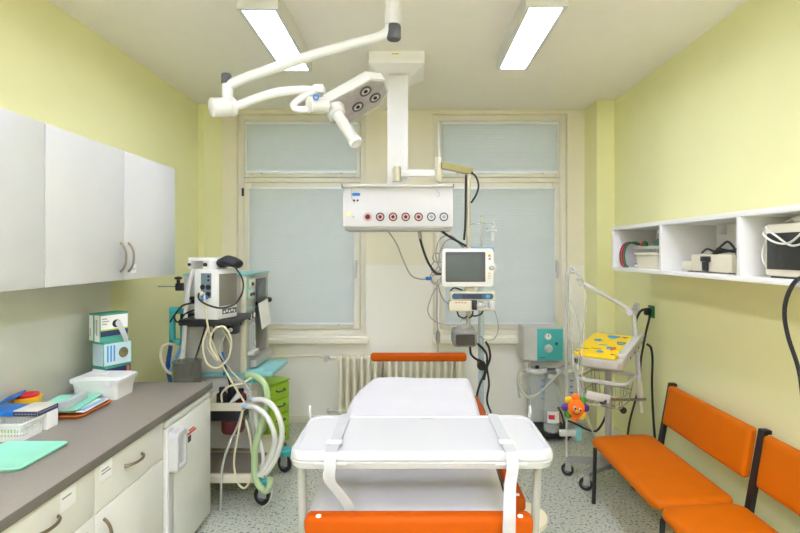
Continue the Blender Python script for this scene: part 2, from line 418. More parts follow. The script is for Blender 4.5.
# things on the worktop
def tray_mb(mb, cx, cy, w, d, r, z, h, lip=.008, taper=.012):
    return mb.loft([rrect(cx, cy, w-2*taper, d-2*taper, r, z), rrect(cx, cy, w, d, r, z+h-.003), rrect(cx, cy, w-.003, d-.003, r, z+h), rrect(cx, cy, w-2*lip, d-2*lip, r-lip*.4, z+h-.001),
                    rrect(cx, cy, w-2*lip-2*taper, d-2*lip-2*taper, r-lip*.5, z+.006)])
solo('tray', tray_mb(MB(), -1.60, 2.01, .27, .275, .018, WT, .016), 'mint', 'empty mint green plastic tray at the near left of the worktop', 'tray', (-1.60, 2.01, WT))
# perforated basket
def basket(name, label, x0, x1, y0, y1, z0, z1, m, pitch=.013, rows=2, loc=None):
    t = thing(name, label, 'basket', (.5*(x0+x1), .5*(y0+y1), z0))
    part('base', MB().box(x0+.012, x1-.012, y0+.012, y1-.012, z0, z0+.006, .002), m, t)
    rim = MB(); cx, cy, w, d = .5*(x0+x1), .5*(y0+y1), x1-x0, y1-y0
    rim.loft([rrect(cx, cy, w, d, .018, z1-.02), rrect(cx, cy, w+.01, d+.01, .02, z1-.002), rrect(cx, cy, w+.006, d+.006, .02, z1), rrect(cx, cy, w-.006, d-.006, .016, z1), rrect(cx, cy, w-.008, d-.008, .016, z1-.02), rrect(cx, cy, w, d, .018, z1-.02)], False, False)
    part('rim', rim, m, t)
    s = MB(); zt, zb = z1-.018, z0
    zs = [zb+(zt-zb)*k/rows for k in range(rows+1)]
    for k, z in enumerate(zs[:-1]):
        hh = .02 if k == 0 else .008
        s.loft([rrect(cx, cy, w-.014, d-.014, .016, z), rrect(cx, cy, w-.012, d-.012, .016, z+hh), rrect(cx, cy, w-.018, d-.018, .016, z+hh), rrect(cx, cy, w-.02, d-.02, .016, z), rrect(cx, cy, w-.014, d-.014, .016, z)], False, False)
    n = int((x1-x0-.03)/pitch)
    for k in range(n+1):
        x = x0+.015+k*(x1-x0-.03)/n
        for y in (y0+.006, y1-.009): s.box(x-.003, x+.003, y, y+.003, zb, zt)
    n = int((y1-y0-.03)/pitch)
    for k in range(n+1):
        y = y0+.015+k*(y1-y0-.03)/n
        for x in (x0+.006, x1-.009): s.box(x, x+.003, y-.003, y+.003, zb, zt)
    part('perforated_side', s, m, t)
    return t
basket('plastic_basket', 'white perforated basket behind the near mint tray on the worktop', -1.90, -1.69, 2.17, 2.31, WT, WT+.078, 'bplastic')
solo('cardboard_carton', MB().box(-1.93, -1.69, 2.322, 2.395, WT, WT+.08, .002), 'paper', 'plain white carton just behind the perforated basket', 'carton', (-1.8, 2.36, WT))
solo('green_sachet', MB().box(-1.86, -1.73, 2.185, 2.195, WT+.006, WT+.045, .002), 'limeprint', 'green packet inside the white perforated basket', 'packet', (-1.8, 2.19, WT+.006))
solo('blue_box', MB().box(-1.955, -1.803, 2.262, 2.385, WT+.081, WT+.105, .003), 'blue', 'flat blue box lying across the basket, left of the navy-edged one', 'box', (-1.88, 2.32, WT+.081))
n = MB().box(-1.80, -1.69, 2.262, 2.395, WT+.0815, WT+.109, .0015); n.mat(1).box(-1.799, -1.691, 2.2605, 2.262, WT+.083, WT+.104).box(-1.69, -1.6885, 2.263, 2.394, WT+.083, WT+.104)
n.mat(2)
for k in range(7): n.box(-1.79+.014*k, -1.781+.014*k, 2.2600, 2.2605, WT+.091, WT+.095)
for k in range(9): n.box(-1.6885, -1.688, 2.27+.013*k, 2.279+.013*k, WT+.093, WT+.098)
solo('leaflet_box', n, ['beige', 'navy', 'ink'], 'flat beige box with navy printed edge lying across basket and carton', 'box', (-1.74, 2.33, WT+.0815))
t = thing('sharps_tub', 'yellow sharps tub with red ring and raised blue lid by the wall', 'sharps container', (-1.957, 2.555, WT))
part('tub', MB().lathe((-1.957,2.555,WT), (-1.957,2.555,WT+.09), [(0,.05), (.9,.057), (.92,.064), (1,.064)], 24), 'yel', t)
part('ring', MB().ring((-1.957,2.555,WT+.09), (0,0,1), .024, .048, .014), 'red', t)
l = MB(); l.M = Matrix.Translation((-1.975,2.49,WT+.105)) @ Matrix.Rotation(math.radians(-22), 4, 'Y') @ Matrix.Rotation(math.radians(12), 4, 'X'); l.box(-.045, .045, -.045, .03, 0, .009, .003)
part('lid', l, 'blue', t)
solo('serving_tray', tray_mb(MB(), -1.755, 2.605, .25, .285, .03, WT, .018), 'brown', 'brown tray under the papers, in the middle of the worktop', 'tray', (-1.755, 2.605, WT))
def rot_at(x, y, z, deg): return Matrix.Translation((x,y,z)) @ Matrix.Rotation(math.radians(deg), 4, 'Z')
n = MB(); n.M = rot_at(-1.735, 2.615, WT+.0185, 3); n.box(-.10, .085, -.10, .125, 0, .006, .001); n.mat(1).box(.05, .08, -.095, .12, .006, .007)
solo('paper_pile', n, ['paper', 'bluec'], 'white papers lying in the brown tray', 'papers', (-1.735, 2.615, WT+.0185))
n = MB(); n.M = rot_at(-1.80, 2.625, WT+.0265, 10); tray_mb(n, 0, 0, .22, .30, .018, 0, .014)
solo('tray', n, 'mint', 'mint green tray stacked on papers, in front of the lidded box', 'tray', (-1.80, 2.625, WT+.0265))
n = MB(); n.M = rot_at(-1.755, 2.60, WT+.034, 8); n.box(-.016, .016, -.11, .11, 0, .042, .002)
solo('card_holder', n, mat('grey_translucent_holder', (200,202,204), .3, alpha=.85), 'long translucent grey holder standing on the stacked mint tray', 'holder', (-1.755, 2.60, WT+.034))
t = thing('lidded_box', 'white plastic storage box with lid at the far worktop end', 'storage box', (-1.765, 2.875, WT))
bx = MB().loft([rrect(-1.765,2.88,.235,.17,.015,WT), rrect(-1.765,2.88,.258,.19,.018,WT+.098)])
part('tub', bx, 'bplastic', t)
lid = MB().loft([rrect(-1.765,2.88,.276,.208,.02,WT+.094), rrect(-1.765,2.88,.28,.212,.02,WT+.112), rrect(-1.765,2.88,.27,.202,.018,WT+.118), rrect(-1.765,2.88,.24,.172,.015,WT+.118), rrect(-1.765,2.88,.23,.162,.014,WT+.125)])
part('lid', lid, 'bplastic', t)
for x in (-1.87,-1.70): part('clip', MB().box(x,x+.03,2.772,2.779,WT+.075,WT+.10,.002), 'bplastic', t)
part('lid_grip', MB().box(-1.80,-1.735,2.845,2.885,WT+.125,WT+.138,.006), 'bplastic', t)
# glove boxes: local +x = long printed side's outward normal
def glove_box(label, x, y, z, deg, w, l, h, kind):
    t = thing('glove_box', label, 'glove box', (x, y, z), math.radians(deg), 'disposable glove boxes by the wall')
    c = MB().box(-w/2, w/2, -l/2, l/2, 0, h, .002)
    part('carton', c, 'glovebox', t, True)
    p = MB()
    if kind == 0:
        p.box(w/2, w/2+.001, -l/2+.004, l/2-.004, h*.42, h*.93); p.mat(1).box(w/2, w/2+.0012, -l/2+.004, l/2-.004, h*.2, h*.42); p.mat(2).box(w/2, w/2+.0014, -l/2+.004, l/2-.004, h*.40, h*.45)
        p.mat(0).box(-w/2+.004, -w/2+.042, -l/2-.001, -l/2, h*.06, h*.94).box(w/2-.052, w/2-.004, -l/2-.001, -l/2, h*.04, h*.95)
        p.mat(3).box(w/2-.034, w/2-.026, -l/2-.0015, -l/2-.001, h*.25, h*.8).box(w/2-.048, w/2-.044, -l/2-.0015, -l/2-.001, h*.3, h*.8).box(-w/2+.012, -w/2+.018, -l/2-.0015, -l/2-.001, h*.2, h*.5)
        for q in range(3): p.box(w/2+.001, w/2+.0015, -l/2+.012, -l/2+.012+.03+.012*(q % 2), h*(.62+.09*q), h*(.65+.09*q))
        part('printed_panel', p, ['paper', 'navy', 'limeprint', 'ink'], t, True)
        part('opening', MB().loft([[(w/2+d, .012+.026*math.cos(a*PI/10)*s, h*.62+.024*math.sin(a*PI/10)*s) for a in range(20)] for d, s in ((.001,1), (.003,1), (.003,.8))]), 'rubber', t, True)
    elif kind == 1:
        p.box(w/2, w/2+.001, -l/2+.004, l/2-.004, h*.06, h*.93); p.box(-w/2+.006, w/2-.004, -l/2-.001, -l/2, h*.06, h*.93)
        p.mat(1)
        for q in range(3): p.box(w/2+.001, w/2+.0015, -l/2+.02+.02*q, -l/2+.03+.02*q, h*.2, h*.85)
        p.mat(2).loft([[(w/2+d, .035+.03*math.cos(a*PI/10)*s, h*.5+.032*math.sin(a*PI/10)*s) for a in range(20)] for d, s in ((.001,1), (.002,1), (.002,.8))])
        part('printed_panel', p, ['palebox', 'pblue', mat('olive_print', (110,105,70), .6, var=.3, scale=60)], t, True)
    else:
        p.box(w/2, w/2+.001, -l/2+.004, l/2-.004, h*.06, h*.93); p.mat(1).box(-w/2+.006, w/2-.006, -l/2-.001, -l/2, h*.1, h*.9)
        p.mat(2).box(w/2+.001, w/2+.0015, l/2-.03, l/2-.012, h*.1, h*.9)
        part('printed_panel', p, ['navy', 'paper', 'porange'], t, True)
    return t
glove_box('flat navy and white box at the bottom of the glove box stack', -1.845, 3.085, WT, -24, .115, .17, .134, 2)
glove_box('pale blue printed glove box in the middle of the stack', -1.84, 3.08, WT+.1345, -27, .11, .175, .15, 1)
glove_box('green and white glove box on top, glove hanging out', -1.855, 3.07, WT+.285, -27, .11, .175, .172, 0)
g = MB(); g.M = Matrix.Translation((-1.855,3.07,WT+.285)) @ Matrix.Rotation(math.radians(-27), 4, 'Z')
g.loft([[(x+.006*math.cos(a*PI/4), y+ry*math.cos(a*PI/4)*1.0, z+rz*math.sin(a*PI/4)) for a in range(8)] for x, y, z, ry, rz in ((.054,.012,.115,.018,.016), (.064,.02,.105,.016,.015), (.07,.036,.07,.015,.016), (.071,.052,.03,.014,.015), (.07,.064,-.002,.012,.012), (.068,.068,-.012,.004,.004))])
solo('disposable_glove', g, 'glove', 'crumpled grey-white glove hanging from the top glove box', 'glove', tuple(g.M @ Vector((.06,.03,0))))

# ------------------------------------------------------------------ left: anaesthesia machine and what hangs on it
def caster(parent, x, y, r=.05, ztop=.17, deg=0., w=.022, cap=None, name='caster', world=True):
    """fork and wheel under a leg; the wheel stands on the floor"""
    f = MB(); f.M = Matrix.Translation((x, y, 0)) @ Matrix.Rotation(math.radians(deg), 4, 'Z')
    f.box(-w*.9, -w*.6, -r*.5, r*.5, r*.9, r*2.15, .003).box(w*.6, w*.9, -r*.5, r*.5, r*.9, r*2.15, .003).box(-w*.9, w*.9, -r*.5, r*.5, r*2.15, r*2.4, .003)
    f.cyl((0, 0, r*2.35), (0, 0, ztop), r*.28)
    c = part(name, f, 'mgrey', parent, not world)
    t = MB(); t.M = f.M
    t.lathe((-w*.55, r*.25, r), (w*.55, r*.25, r), [(0, r*.6), (.0, r*.9), (.15, r), (.85, r), (1, r*.9), (1, r*.6)], 22)
    part('wheel', t, 'rubber', c, not world)
    h = MB(); h.M = f.M
    h.lathe((-w*.60, r*.25, r), (w*.60, r*.25, r), [(0, r*.52), (1, r*.52)], 18)
    part('hub', h, M['hub'], c, not world)
    if cap:
        k = MB(); k.lathe((x, y, r*2.2), (x, y, ztop+.02), [(0, r*.75), (.7, r*.8), (1, r*.5)], 18)
        part('wheel_cap', k, cap, c, not world)
    return c
am = thing('anaesthesia_machine', 'tall grey and teal anaesthesia machine on wheels by the left window', 'anaesthesia machine', (-1.4, 3.85, 0))
TX = -1.20
b = MB().box(-1.64, -1.36, 3.61, 4.2, .83, 1.525, .004)
b.mat(1).box(-1.36, TX, 3.61, 3.846, .83, 1.525, .003).box(-1.36, TX, 4.15, 4.2, .83, 1.525, .003).box(-1.36, TX, 3.846, 4.15, 1.31, 1.525, .003).box(-1.36, TX, 3.846, 4.15, .83, .905, .003)
part('tower', b, ['lgrey', 'mgrey'], am)
part('top_cap', MB().box(-1.645, TX+.006, 3.605, 4.205, 1.525, 1.543, .004), 'paleteal', am)
part('corner_post', MB().box(TX-.03, TX+.004, 3.604, 3.64, .83, 1.525, .004), 'cream', am)
p = MB().box(TX, TX+.008, 3.655, 3.83, 1.345, 1.505, .003)
p.mat(1).box(TX+.008, TX+.011, 3.675, 3.81, 1.43, 1.495, .001).box(TX+.008, TX+.011, 3.675, 3.81, 1.355, 1.415, .001)
p.mat(2)
for y, z in ((3.74, 1.462), (3.71, 1.385), (3.77, 1.385)): p.cyl((TX+.011, y, z), (TX+.022, y, z), .013)
part('control_panel', p, ['paleteal', 'cream', 'dgrey'], am)
p = MB()
p.box(TX, TX+.012, 3.862, 4.105, 1.328, 1.492, .004); p.mat(1).box(TX+.012, TX+.0135, 3.885, 4.08, 1.35, 1.472)
part('display', p, ['dgrey', 'screen'], am)
p = MB().box(TX, TX+.03, 3.85, 4.15, 1.290, 1.325, .01)
p.ball((TX+.03, 4.13, 1.307), .022)
part('knob_bar', p, 'black', am)
part('teal_stripe', MB().box(TX, TX+.004, 3.65, 3.845, 1.268, 1.285, .001), 'paleteal', am)
p = MB()
for y in (3.70, 3.78): p.cyl((TX, y, 1.225), (TX+.016, y, 1.225), .026)
p.mat(1)
for y in (3.70, 3.78): p.cyl((TX+.016, y, 1.225), (TX+.018, y, 1.225), .02)
part('gauge', p, ['dgrey', 'paper'], am)
p = MB()
for k in range(3):
    y = 3.69+.05*k; p.cyl((TX+.012, y, .98), (TX+.012, y, 1.17), .011); 
p.mat(1)
for k in range(3): p.cyl((TX, 3.69+.05*k, .95), (TX+.045, 3.69+.05*k, .95), .018)
part('flow_meter', p, ['clear', 'lgrey'], am)
part('recess_back', MB().box(-1.36, -1.355, 3.85, 4.147, .91, 1.305), 'dgrey', am)
part('front_drawer', MB().box(TX-.0, TX+.05, 3.72, 4.19, .842, .90, .004), 'mgrey', am)
part('worktop', MB().box(-1.64, -1.0, 3.62, 4.06, .795, .83, .008), 'paleteal', am)
part('lower_body', MB().box(-1.6, -1.17, 3.66, 4.05, .26, .795, .006), 'lgrey', am)
b = MB().box(-1.6, -1.02, 3.30, 4.05, .17, .225, .01); b.mat(1).box(-1.57, -1.05, 3.33, 3.66, .225, .232)
part('base', b, ['cream', mat('brown_grey_liner',(120,112,98),.5)], am)
for x, y, d in ((-.985, 3.36, 70), (-.965, 3.86, 60), (-1.54, 3.38, 0), (-1.54, 3.95, 0)):
    caster(am, x, y, .062, .17, d, .03, 'teal')
st = MB().loft([rrect(-1.285,3.50,.33,.285,.02,.632), rrect(-1.285,3.50,.335,.29,.02,.685), rrect(-1.285,3.50,.315,.27,.015,.685), rrect(-1.285,3.50,.31,.265,.015,.645)])
part('side_tray', st, 'cream', am)
part('suction_pump', MB().box(-1.42, -1.15, 3.39, 3.63, .55, .632, .01), 'black', am)
part('suction_canister', MB().lathe((-1.235,3.47,.55), (-1.235,3.47,.455), [(0,.078), (.8,.08), (1,.068)], 24), 'maroon', am)
c = MB().lathe((-1.53,3.42,.70), (-1.53,3.42,.955), [(0,.085), (.05,.092), (.95,.092), (1,.096)], 26)
part('absorber_canister', c, 'smoke', am)
part('canister_bracket', MB().box(-1.56,-1.50,3.50,3.67,.72,.76,.004), 'mgrey', am)
part('equipment_shelf', MB().box(-1.50, -1.15, 3.22, 3.61, 1.225, 1.262, .006), 'black', am)
part('shelf_bracket', MB().box(-1.64, -1.22, 3.55, 3.615, 1.17, 1.26, .006), 'black', am)
k = MB().box(-1.235, -1.165, 3.34, 3.42, 1.15, 1.225, .01); k.mat(1).cyl((-1.205,3.34,1.18), (-1.205,3.325,1.18), .014)
part('clamp_block', k, ['black', 'wplastic'], am)
k = MB().box(-1.735,-1.655,3.58,3.62,1.255,1.305,.006).box(-1.735,-1.70,3.58,3.62,1.04,1.255,.006).box(-1.735,-1.655,3.58,3.62,1.03,1.075,.006).box(-1.665,-1.638,3.60,3.64,1.06,1.29,.004)
part('hose_holder', k, 'teal', am)
k = MB().box(-1.70,-1.64,3.60,3.65,1.42,1.475,.006).cyl((-1.675,3.6,1.475),(-1.675,3.6,1.50),.012).ball((-1.675,3.6,1.512),.028,.028,.012)
k.mat(1).cyl((-1.82,3.6,1.452),(-1.70,3.6,1.452),.005)
part('rail_clamp', k, ['black', 'chrome'], am)
k = MB().box(-1.60,-1.53,3.57,3.61,1.27,1.33,.004); k.mat(1).cyl((-1.565,3.585,1.33),(-1.565,3.585,1.36),.012).ball((-1.565,3.585,1.37),.03,.03,.012)
part('rail_clamp', k, ['mgrey', 'black'], am)
pp = MB().box(0,.003,-.125,.125,-.2,0); pp.bm.transform(Matrix.Translation((TX+.035,3.93,1.315)) @ Matrix.Rotation(math.radians(-7), 4, 'Y') @ Matrix.Rotation(math.radians(4), 4, 'X'))
solo('note_sheet', pp, 'paper', 'white paper sheet hanging on the front of the anaesthesia machine', 'sheet of paper', (TX+.035,4.0,1.115))
t = thing('vial', 'small white bottle inside the anaesthesia machine recess', 'bottle', (-1.27,3.965,.905))
part('bottle', MB().lathe((-1.27,3.965,.905),(-1.27,3.965,1.035),[(0,.036),(.02,.04),(.65,.04),(.8,.02),(1,.018)],18), 'wplastic', t)
part('cap', MB().cyl((-1.27,3.965,1.035),(-1.27,3.965,1.06),.02), 'dgrey', t)
part('label_band', MB().lathe((-1.27,3.965,.94),(-1.27,3.965,.97),[(0,.041),(1,.041)],18), 'grey', t)
# boxy monitor on the shelf, its grey face turned to the bed
mo = thing('bedside_monitor', 'boxy white monitor with grey screen turned aside, on anaesthesia machine shelf', 'monitor', (-1.30,3.335,1.2625), math.radians(-17))
w, l, h = .18, .205, .325
part('housing', MB().box(-w/2,w/2,-l/2,l/2,0,h,.008), 'bplastic', mo, True)
part('screen', MB().box(w/2,w/2+.003,-l/2+.016,l/2-.008,.085,h-.03,.002), mat('grey_filter_screen',(120,116,104),.4), mo, True)
g = MB().box(w/2,w/2+.002,-l/2+.05,l/2-.01,.03,.065); g.mat(1)
for k in range(5): g.box(w/2+.002,w/2+.003,-l/2+.06+.026*k,-l/2+.074+.026*k,.036+.006*(k%2),.058-.006*((k+1)%2))
part('name_plate', g, ['dgrey','paper'], mo, True)
g = MB().box(-w/2+.055,w/2-.045,-l/2-.002,-l/2,.14,.30); g.mat(1)
for x, z in ((-.02,.21),(.025,.21),(-.02,.165),(.025,.165)): g.cyl((x,-l/2-.002,z),(x,-l/2-.008,z),.017)
g.cyl((.025,-l/2-.002,.255),(.025,-l/2-.006,.255),.008).cyl((.025,-l/2-.002,.28),(.025,-l/2-.006,.28),.008)
part('socket_panel', g, [mat('slate_panel',(120,138,146),.5),'black'], mo, True)
part('plug', MB().cyl((-.02,-l/2-.008,.168),(-.02,-l/2-.05,.162),.016), 'cream', mo, True)
part('plug', MB().cyl((.02,-l/2-.008,.15),(.0,-l/2-.045,.13),.013), 'blue', mo, True, 'blue plug')
md = thing('pressure_module', 'white handled module lying on top of the boxy monitor', 'medical module', (-1.325,3.33,1.588), math.radians(-17))
b = MB().box(-.12,-.10,-.085,.085,0,.075,.005).box(-.10,.05,-.085,.085,.052,.075,.005).box(-.005,.05,-.085,.085,0,.052,.005)
part('housing', b, 'bplastic', md, True)
part('knob', MB().cyl((.02,-.085,.03),(.02,-.097,.03),.012).cyl((-.105,-.085,.03),(-.105,-.095,.03),.01), 'black', md, True)
cf = MB(); cf.M = Matrix.Translation((-1.22,3.335,1.588)) @ Matrix.Rotation(math.radians(-17),4,'Z')
cf.loft([[(x*1.0,math.cos(a*PI/8)*ry,.04+z+math.sin(a*PI/8)*rz) for a in range(16)] for x,ry,rz,z in ((-.053,.05,.02,0),(-.04,.07,.033,.0),(0,.078,.038,.012),(.04,.07,.034,.006),(.075,.06,.03,-.006),(.088,.04,.015,-.006))])
solo('pressure_cuff', cf, 'rubber', 'black rolled cuff lying on top of the boxy monitor', 'blood pressure cuff', (-1.22,3.335,1.588))
def cable(name, pts, r, m, label, cat='cable', group=None, n=6, k=8):
    pts = [P(*p) if not isinstance(p, Vector) else p for p in pts]
    return solo(name, MB().tube(pts, r, n, True, k), m, label, cat, tuple(pts[-1]), group)
cable('cuff_cable', [(235,267,3.27),(242,278,3.22),(243,290,3.18),(236,303,3.15),(222,308,3.10),(208,305,3.08),(199,299,3.10),(199,293,3.12)], .006, 'rubber', 'black cable looping from the cuff round the boxy monitor')
cable('drain_hose', [(194,268,3.54),(189,285,3.53),(186,310,3.53),(184,340,3.53),(182,366,3.52),(181,378,3.5)], .016, 'hosew', 'white hose running down the left side of the anaesthesia machine', 'hose')
cable('blue_hose', [(173,330,3.62),(170,350,3.62),(168,368,3.62),(172,385,3.62),(178,395,3.64)], .016, mat('dark_blue_hose',(40,85,150),.4), 'dark blue hose behind the smoky canister by the left wall', 'hose')
cable('pale_blue_hose', [(182,345,3.60),(176,358,3.60),(171,370,3.60),(168,372,3.60)], .014, mat('light_blue_hose',(120,175,215),.4), 'light blue hose by the teal holder near the left wall', 'hose')
cable('cream_hose', [(176,345,3.55),(168,344,3.52),(162,348,3.5),(161,358,3.5),(166,370,3.5),(172,374,3.5)], .010, 'tube', 'cream hose curling out left of the anaesthesia machine', 'hose')
cable('aux_cable', [(192,303,3.45),(182,306,3.50),(174,316,3.52),(170,322,3.54)], .006, 'rubber', 'upper black cable from clamp to the teal holder', 'cable')
cable('aux_cable', [(194,310,3.45),(185,314,3.50),(178,322,3.52),(174,318,3.54)], .006, 'rubber', 'lower black cable from clamp to the teal holder', 'cable')
cable('mains_lead', [(206,325,3.56),(200,345,3.56),(194,362,3.57),(190,375,3.58)], .007, 'rubber', 'thin black lead hanging on the anaesthesia machine side', 'cable')
tg = 'cream tubing coiled under the boxy monitor'
for i, (pts, m, lab) in enumerate((
  ([(204,293,3.13),(206,315,3.17),(210,335,3.22),(216,352,3.28),(226,372,3.33),(238,392,3.36),(245,403,3.38)], 'tube', 'cream tube running from the white plug down to the side tray'),
  ([(208,328,3.2),(203,343,3.2),(206,362,3.22),(217,368,3.24),(228,358,3.24),(231,340,3.22),(224,327,3.2),(214,330,3.2),(210,345,3.2),(218,360,3.22)], 'tube', 'large loop of coiled cream tube under the boxy monitor'),
  ([(212,324,3.26),(222,330,3.26),(230,345,3.26),(226,362,3.26),(214,358,3.26),(205,340,3.26),(214,328,3.26)], 'tubec', 'clear loop of coiled tube under the boxy monitor'),
  ([(218,322,3.3),(224,335,3.3),(220,352,3.3),(232,372,3.32),(246,385,3.34),(252,398,3.36)], 'tubec', 'clear tube sloping from the coil to the white hose end'),
  ([(222,402,3.38),(222,393,3.37),(230,386,3.36),(243,383,3.35),(252,377,3.36)], 'tube', 'cream tube arching over the side tray to the green hose'))):
    cable('coiled_tube', pts, .0065 if m == 'tube' else .006, m, lab, 'tube', tg)
cable('patient_lead', [(214,326,3.34),(213,345,3.35),(224,365,3.36),(230,385,3.37),(232,396,3.39)], .007, 'rubber', 'black lead hanging from the shelf to the suction tray', 'cable')
cable('blue_tube', [(222,352,3.36),(226,366,3.37),(224,375,3.38)], .009, 'blue', 'short blue tube end hanging under the cream coils', 'tube')
cable('waste_tube', [(243,408,3.34),(238,425,3.34),(228,447,3.3),(222,470,3.27),(221,500,3.26),P(220,500,3.26)-Vector((0,0,P(220,500,3.26).z-.01))], .0085, 'tubec', 'clear tube hanging from the side tray to the floor', 'tube')
cable('looped_tube', [(243,410,3.33),(238,435,3.32),(234,462,3.31),(238,483,3.3),(246,487,3.3),(252,472,3.3),(251,445,3.31),(246,420,3.33)], .007, 'tube', 'cream tube hanging in a long loop below the side tray', 'tube')
cable('looped_tube', [(255,412,3.33),(258,432,3.33),(263,455,3.33),(262,470,3.33)], .012, 'hosew', 'white tube inside the corrugated hose loops', 'tube')
cable('looped_tube', [(250,410,3.33),(254,435,3.33),(256,455,3.33),(258,472,3.33)], .011, 'tubec', 'clear tube beside the green hose below the side tray', 'tube')
cable('breathing_hose', [(254,400,3.30),(263,400,3.27),(273,406,3.24),(280,420,3.22),(282,436,3.22),(277,455,3.24),(268,471,3.26),(262,476,3.27)], .0175, 'hosew', 'outer loop of translucent white breathing hose beside the side tray', 'hose', 'white breathing hoses', 10)
cable('breathing_hose', [(247,406,3.30),(257,408,3.26),(267,417,3.23),(274,433,3.22),(274,448,3.23),(267,465,3.25),(259,475,3.27)], .0175, 'hosew', 'inner loop of translucent white breathing hose beside the side tray', 'hose', 'white breathing hoses', 10)
solo('hose_connector', MB().cyl(P(243,405.5,3.31), P(252,406.5,3.28), .015), 'bluec', 'pale blue connector on the inner white breathing hose', 'connector', tuple(P(243,405,3.31)))
solo('hose_connector', MB().cyl(P(251,399.5,3.32), P(259,400,3.28), .015), 'bluec', 'pale blue connector on the outer white breathing hose', 'connector', tuple(P(251,399,3.32)))
cable('green_hose', [(247,375,3.40),(257,377,3.36),(265,385,3.33),(267,402,3.32),(261,425,3.32),(255,450,3.30),(255,475,3.28),(261,488,3.25),(268,490,3.22),(271,478,3.22)], .021, 'hoseg', 'pale green corrugated hose hanging down to the wheel', 'hose', None, 10)
cable('wheel_tube', [(262,474,3.27),(269,480,3.22),(272,490,3.20),(269,502,3.20),(262,508,3.20)], .006, 'tubec', 'thin clear tube hanging over the front wheel', 'tube')
solo('hose_plug', MB().cyl(P(247,379,3.42), P(256,379,3.38), .026), 'teal', 'teal plug at the top end of the green hose', 'plug', tuple(P(247,379,3.42)))
for i, (px, py, y, hh, rr, m, lab) in enumerate(((232,393,3.52,.12,.03,'rubber','black bottle standing in the side tray, rear one'),(241,400,3.46,.09,.036,'maroon','dark red jar standing in the side tray by the hoses'),(222,400,3.45,.10,.036,'rubber','black jar standing in the side tray next to the fridge'))):
    q = P(px, py, y); t = thing('suction_bottle', lab, 'bottle', (q.x, y, .646), 0, 'bottles in the side tray')
    part('bottle', MB().lathe((q.x,y,.646),(q.x,y,.646+hh),[(0,rr*.95),(.05,rr),(.75,rr),(.9,rr*.5),(1,rr*.5)],16), m, t)
    part('cap', MB().cyl((q.x,y,.646+hh),(q.x,y,.666+hh),rr*.55), 'black', t)
solo('cone_tip', MB().cone(P(229,404,3.37), P(239,395,3.40), .004, .022), 'wplastic', 'white cone nozzle lying in the side tray', 'nozzle', tuple(P(229,404,3.37)))
# lime drawer cart
a = Vector((-1.16,4.09)); bq = Vector((-1.047,4.30)); dr = (bq-a).normalized(); rz = math.atan2(dr.y, dr.x)-PI/2   # local +y runs along the front, local +x is the front normal
lc = thing('drawer_cart', 'lime green drawer cart on wheels behind the anaesthesia machine', 'drawer cart', ((a.x+bq.x)/2,(a.y+bq.y)/2,0), rz)
L2 = (bq-a).length/2
part('body', MB().box(-.33,-.012,-L2,L2,.085,.60,.004), 'lime', lc, True)
part('top_board', MB().box(-.335,.004,-L2-.004,L2+.004,.60,.615,.003), 'lime', lc, True)
for k in range(4):
    z0 = .095+.125*k
    d = part('drawer', MB().box(-.012,.006,-L2+.006,L2-.006,z0,z0+.117,.003), 'limed', lc, True)
    part('handle', MB().tube([(.006,-.045,z0+.075),(.028,-.04,z0+.07),(.03,0,z0+.068),(.028,.04,z0+.07),(.006,.045,z0+.075)],.006), 'dgrey', d, True)
    
part('lock_catch', MB().box(-.05,-.02,L2,L2+.022,.54,.57,.004).cyl((-.035,L2+.01,.50),(-.035,L2+.022,.50),.012), 'steel', lc, True)
for x, y in ((-.05,-L2+.03),(-.05,L2-.03),(-.29,-L2+.03),(-.29,L2-.03)): caster(lc, x, y, .03, .086, 0, .016, None, 'caster', False)
# ------------------------------------------------------------------ centre: radiator
rd = thing('radiator', 'cream cast iron radiator under the windows behind the bed', 'radiator', (-.08,4.82,.14))
x = -.672; NS = 18
for k in range(NS):
    s = MB()
    for yy in (4.755, 4.835):
        s.tube([(x,yy,.19),(x,yy,.685)], .017, 8)
    s.box(x-.022, x+.022, 4.74, 4.86, .655, .715, .018).box(x-.022, x+.022, 4.74, 4.86, .15, .21, .018)
    s.cyl((x-.033,4.795,.685),(x+.033,4.795,.685),.018).cyl((x-.033,4.795,.18),(x+.033,4.795,.18),.018)
    part('section', s, 'radiator', rd); x += .0665
part('foot', MB().box(-.66,-.62,4.75,4.85,0,.16,.006), 'radiator', rd); part('foot', MB().box(.41,.45,4.75,4.85,0,.16,.006), 'radiator', rd)
v = MB().cyl((-.72,4.795,.685),(-.80,4.795,.685),.014); v.mat(1).lathe((-.80,4.795,.685),(-.80,4.72,.685),[(0,.02),(.3,.03),(1,.027)],16)
part('valve', v, ['radiator','wplastic'], rd)
part('supply_pipe', MB().tube([(-.80,4.795,.685),(-.86,4.83,.683),(-1.0,4.93,.676),(-1.86,4.93,.645)], .011, 8, True, 6), 'radiator', rd)
part('drain_valve', MB().cyl((-.72,4.795,.18),(-.77,4.795,.18),.014).ball((-.785,4.795,.18),.024), 'wplastic', rd)
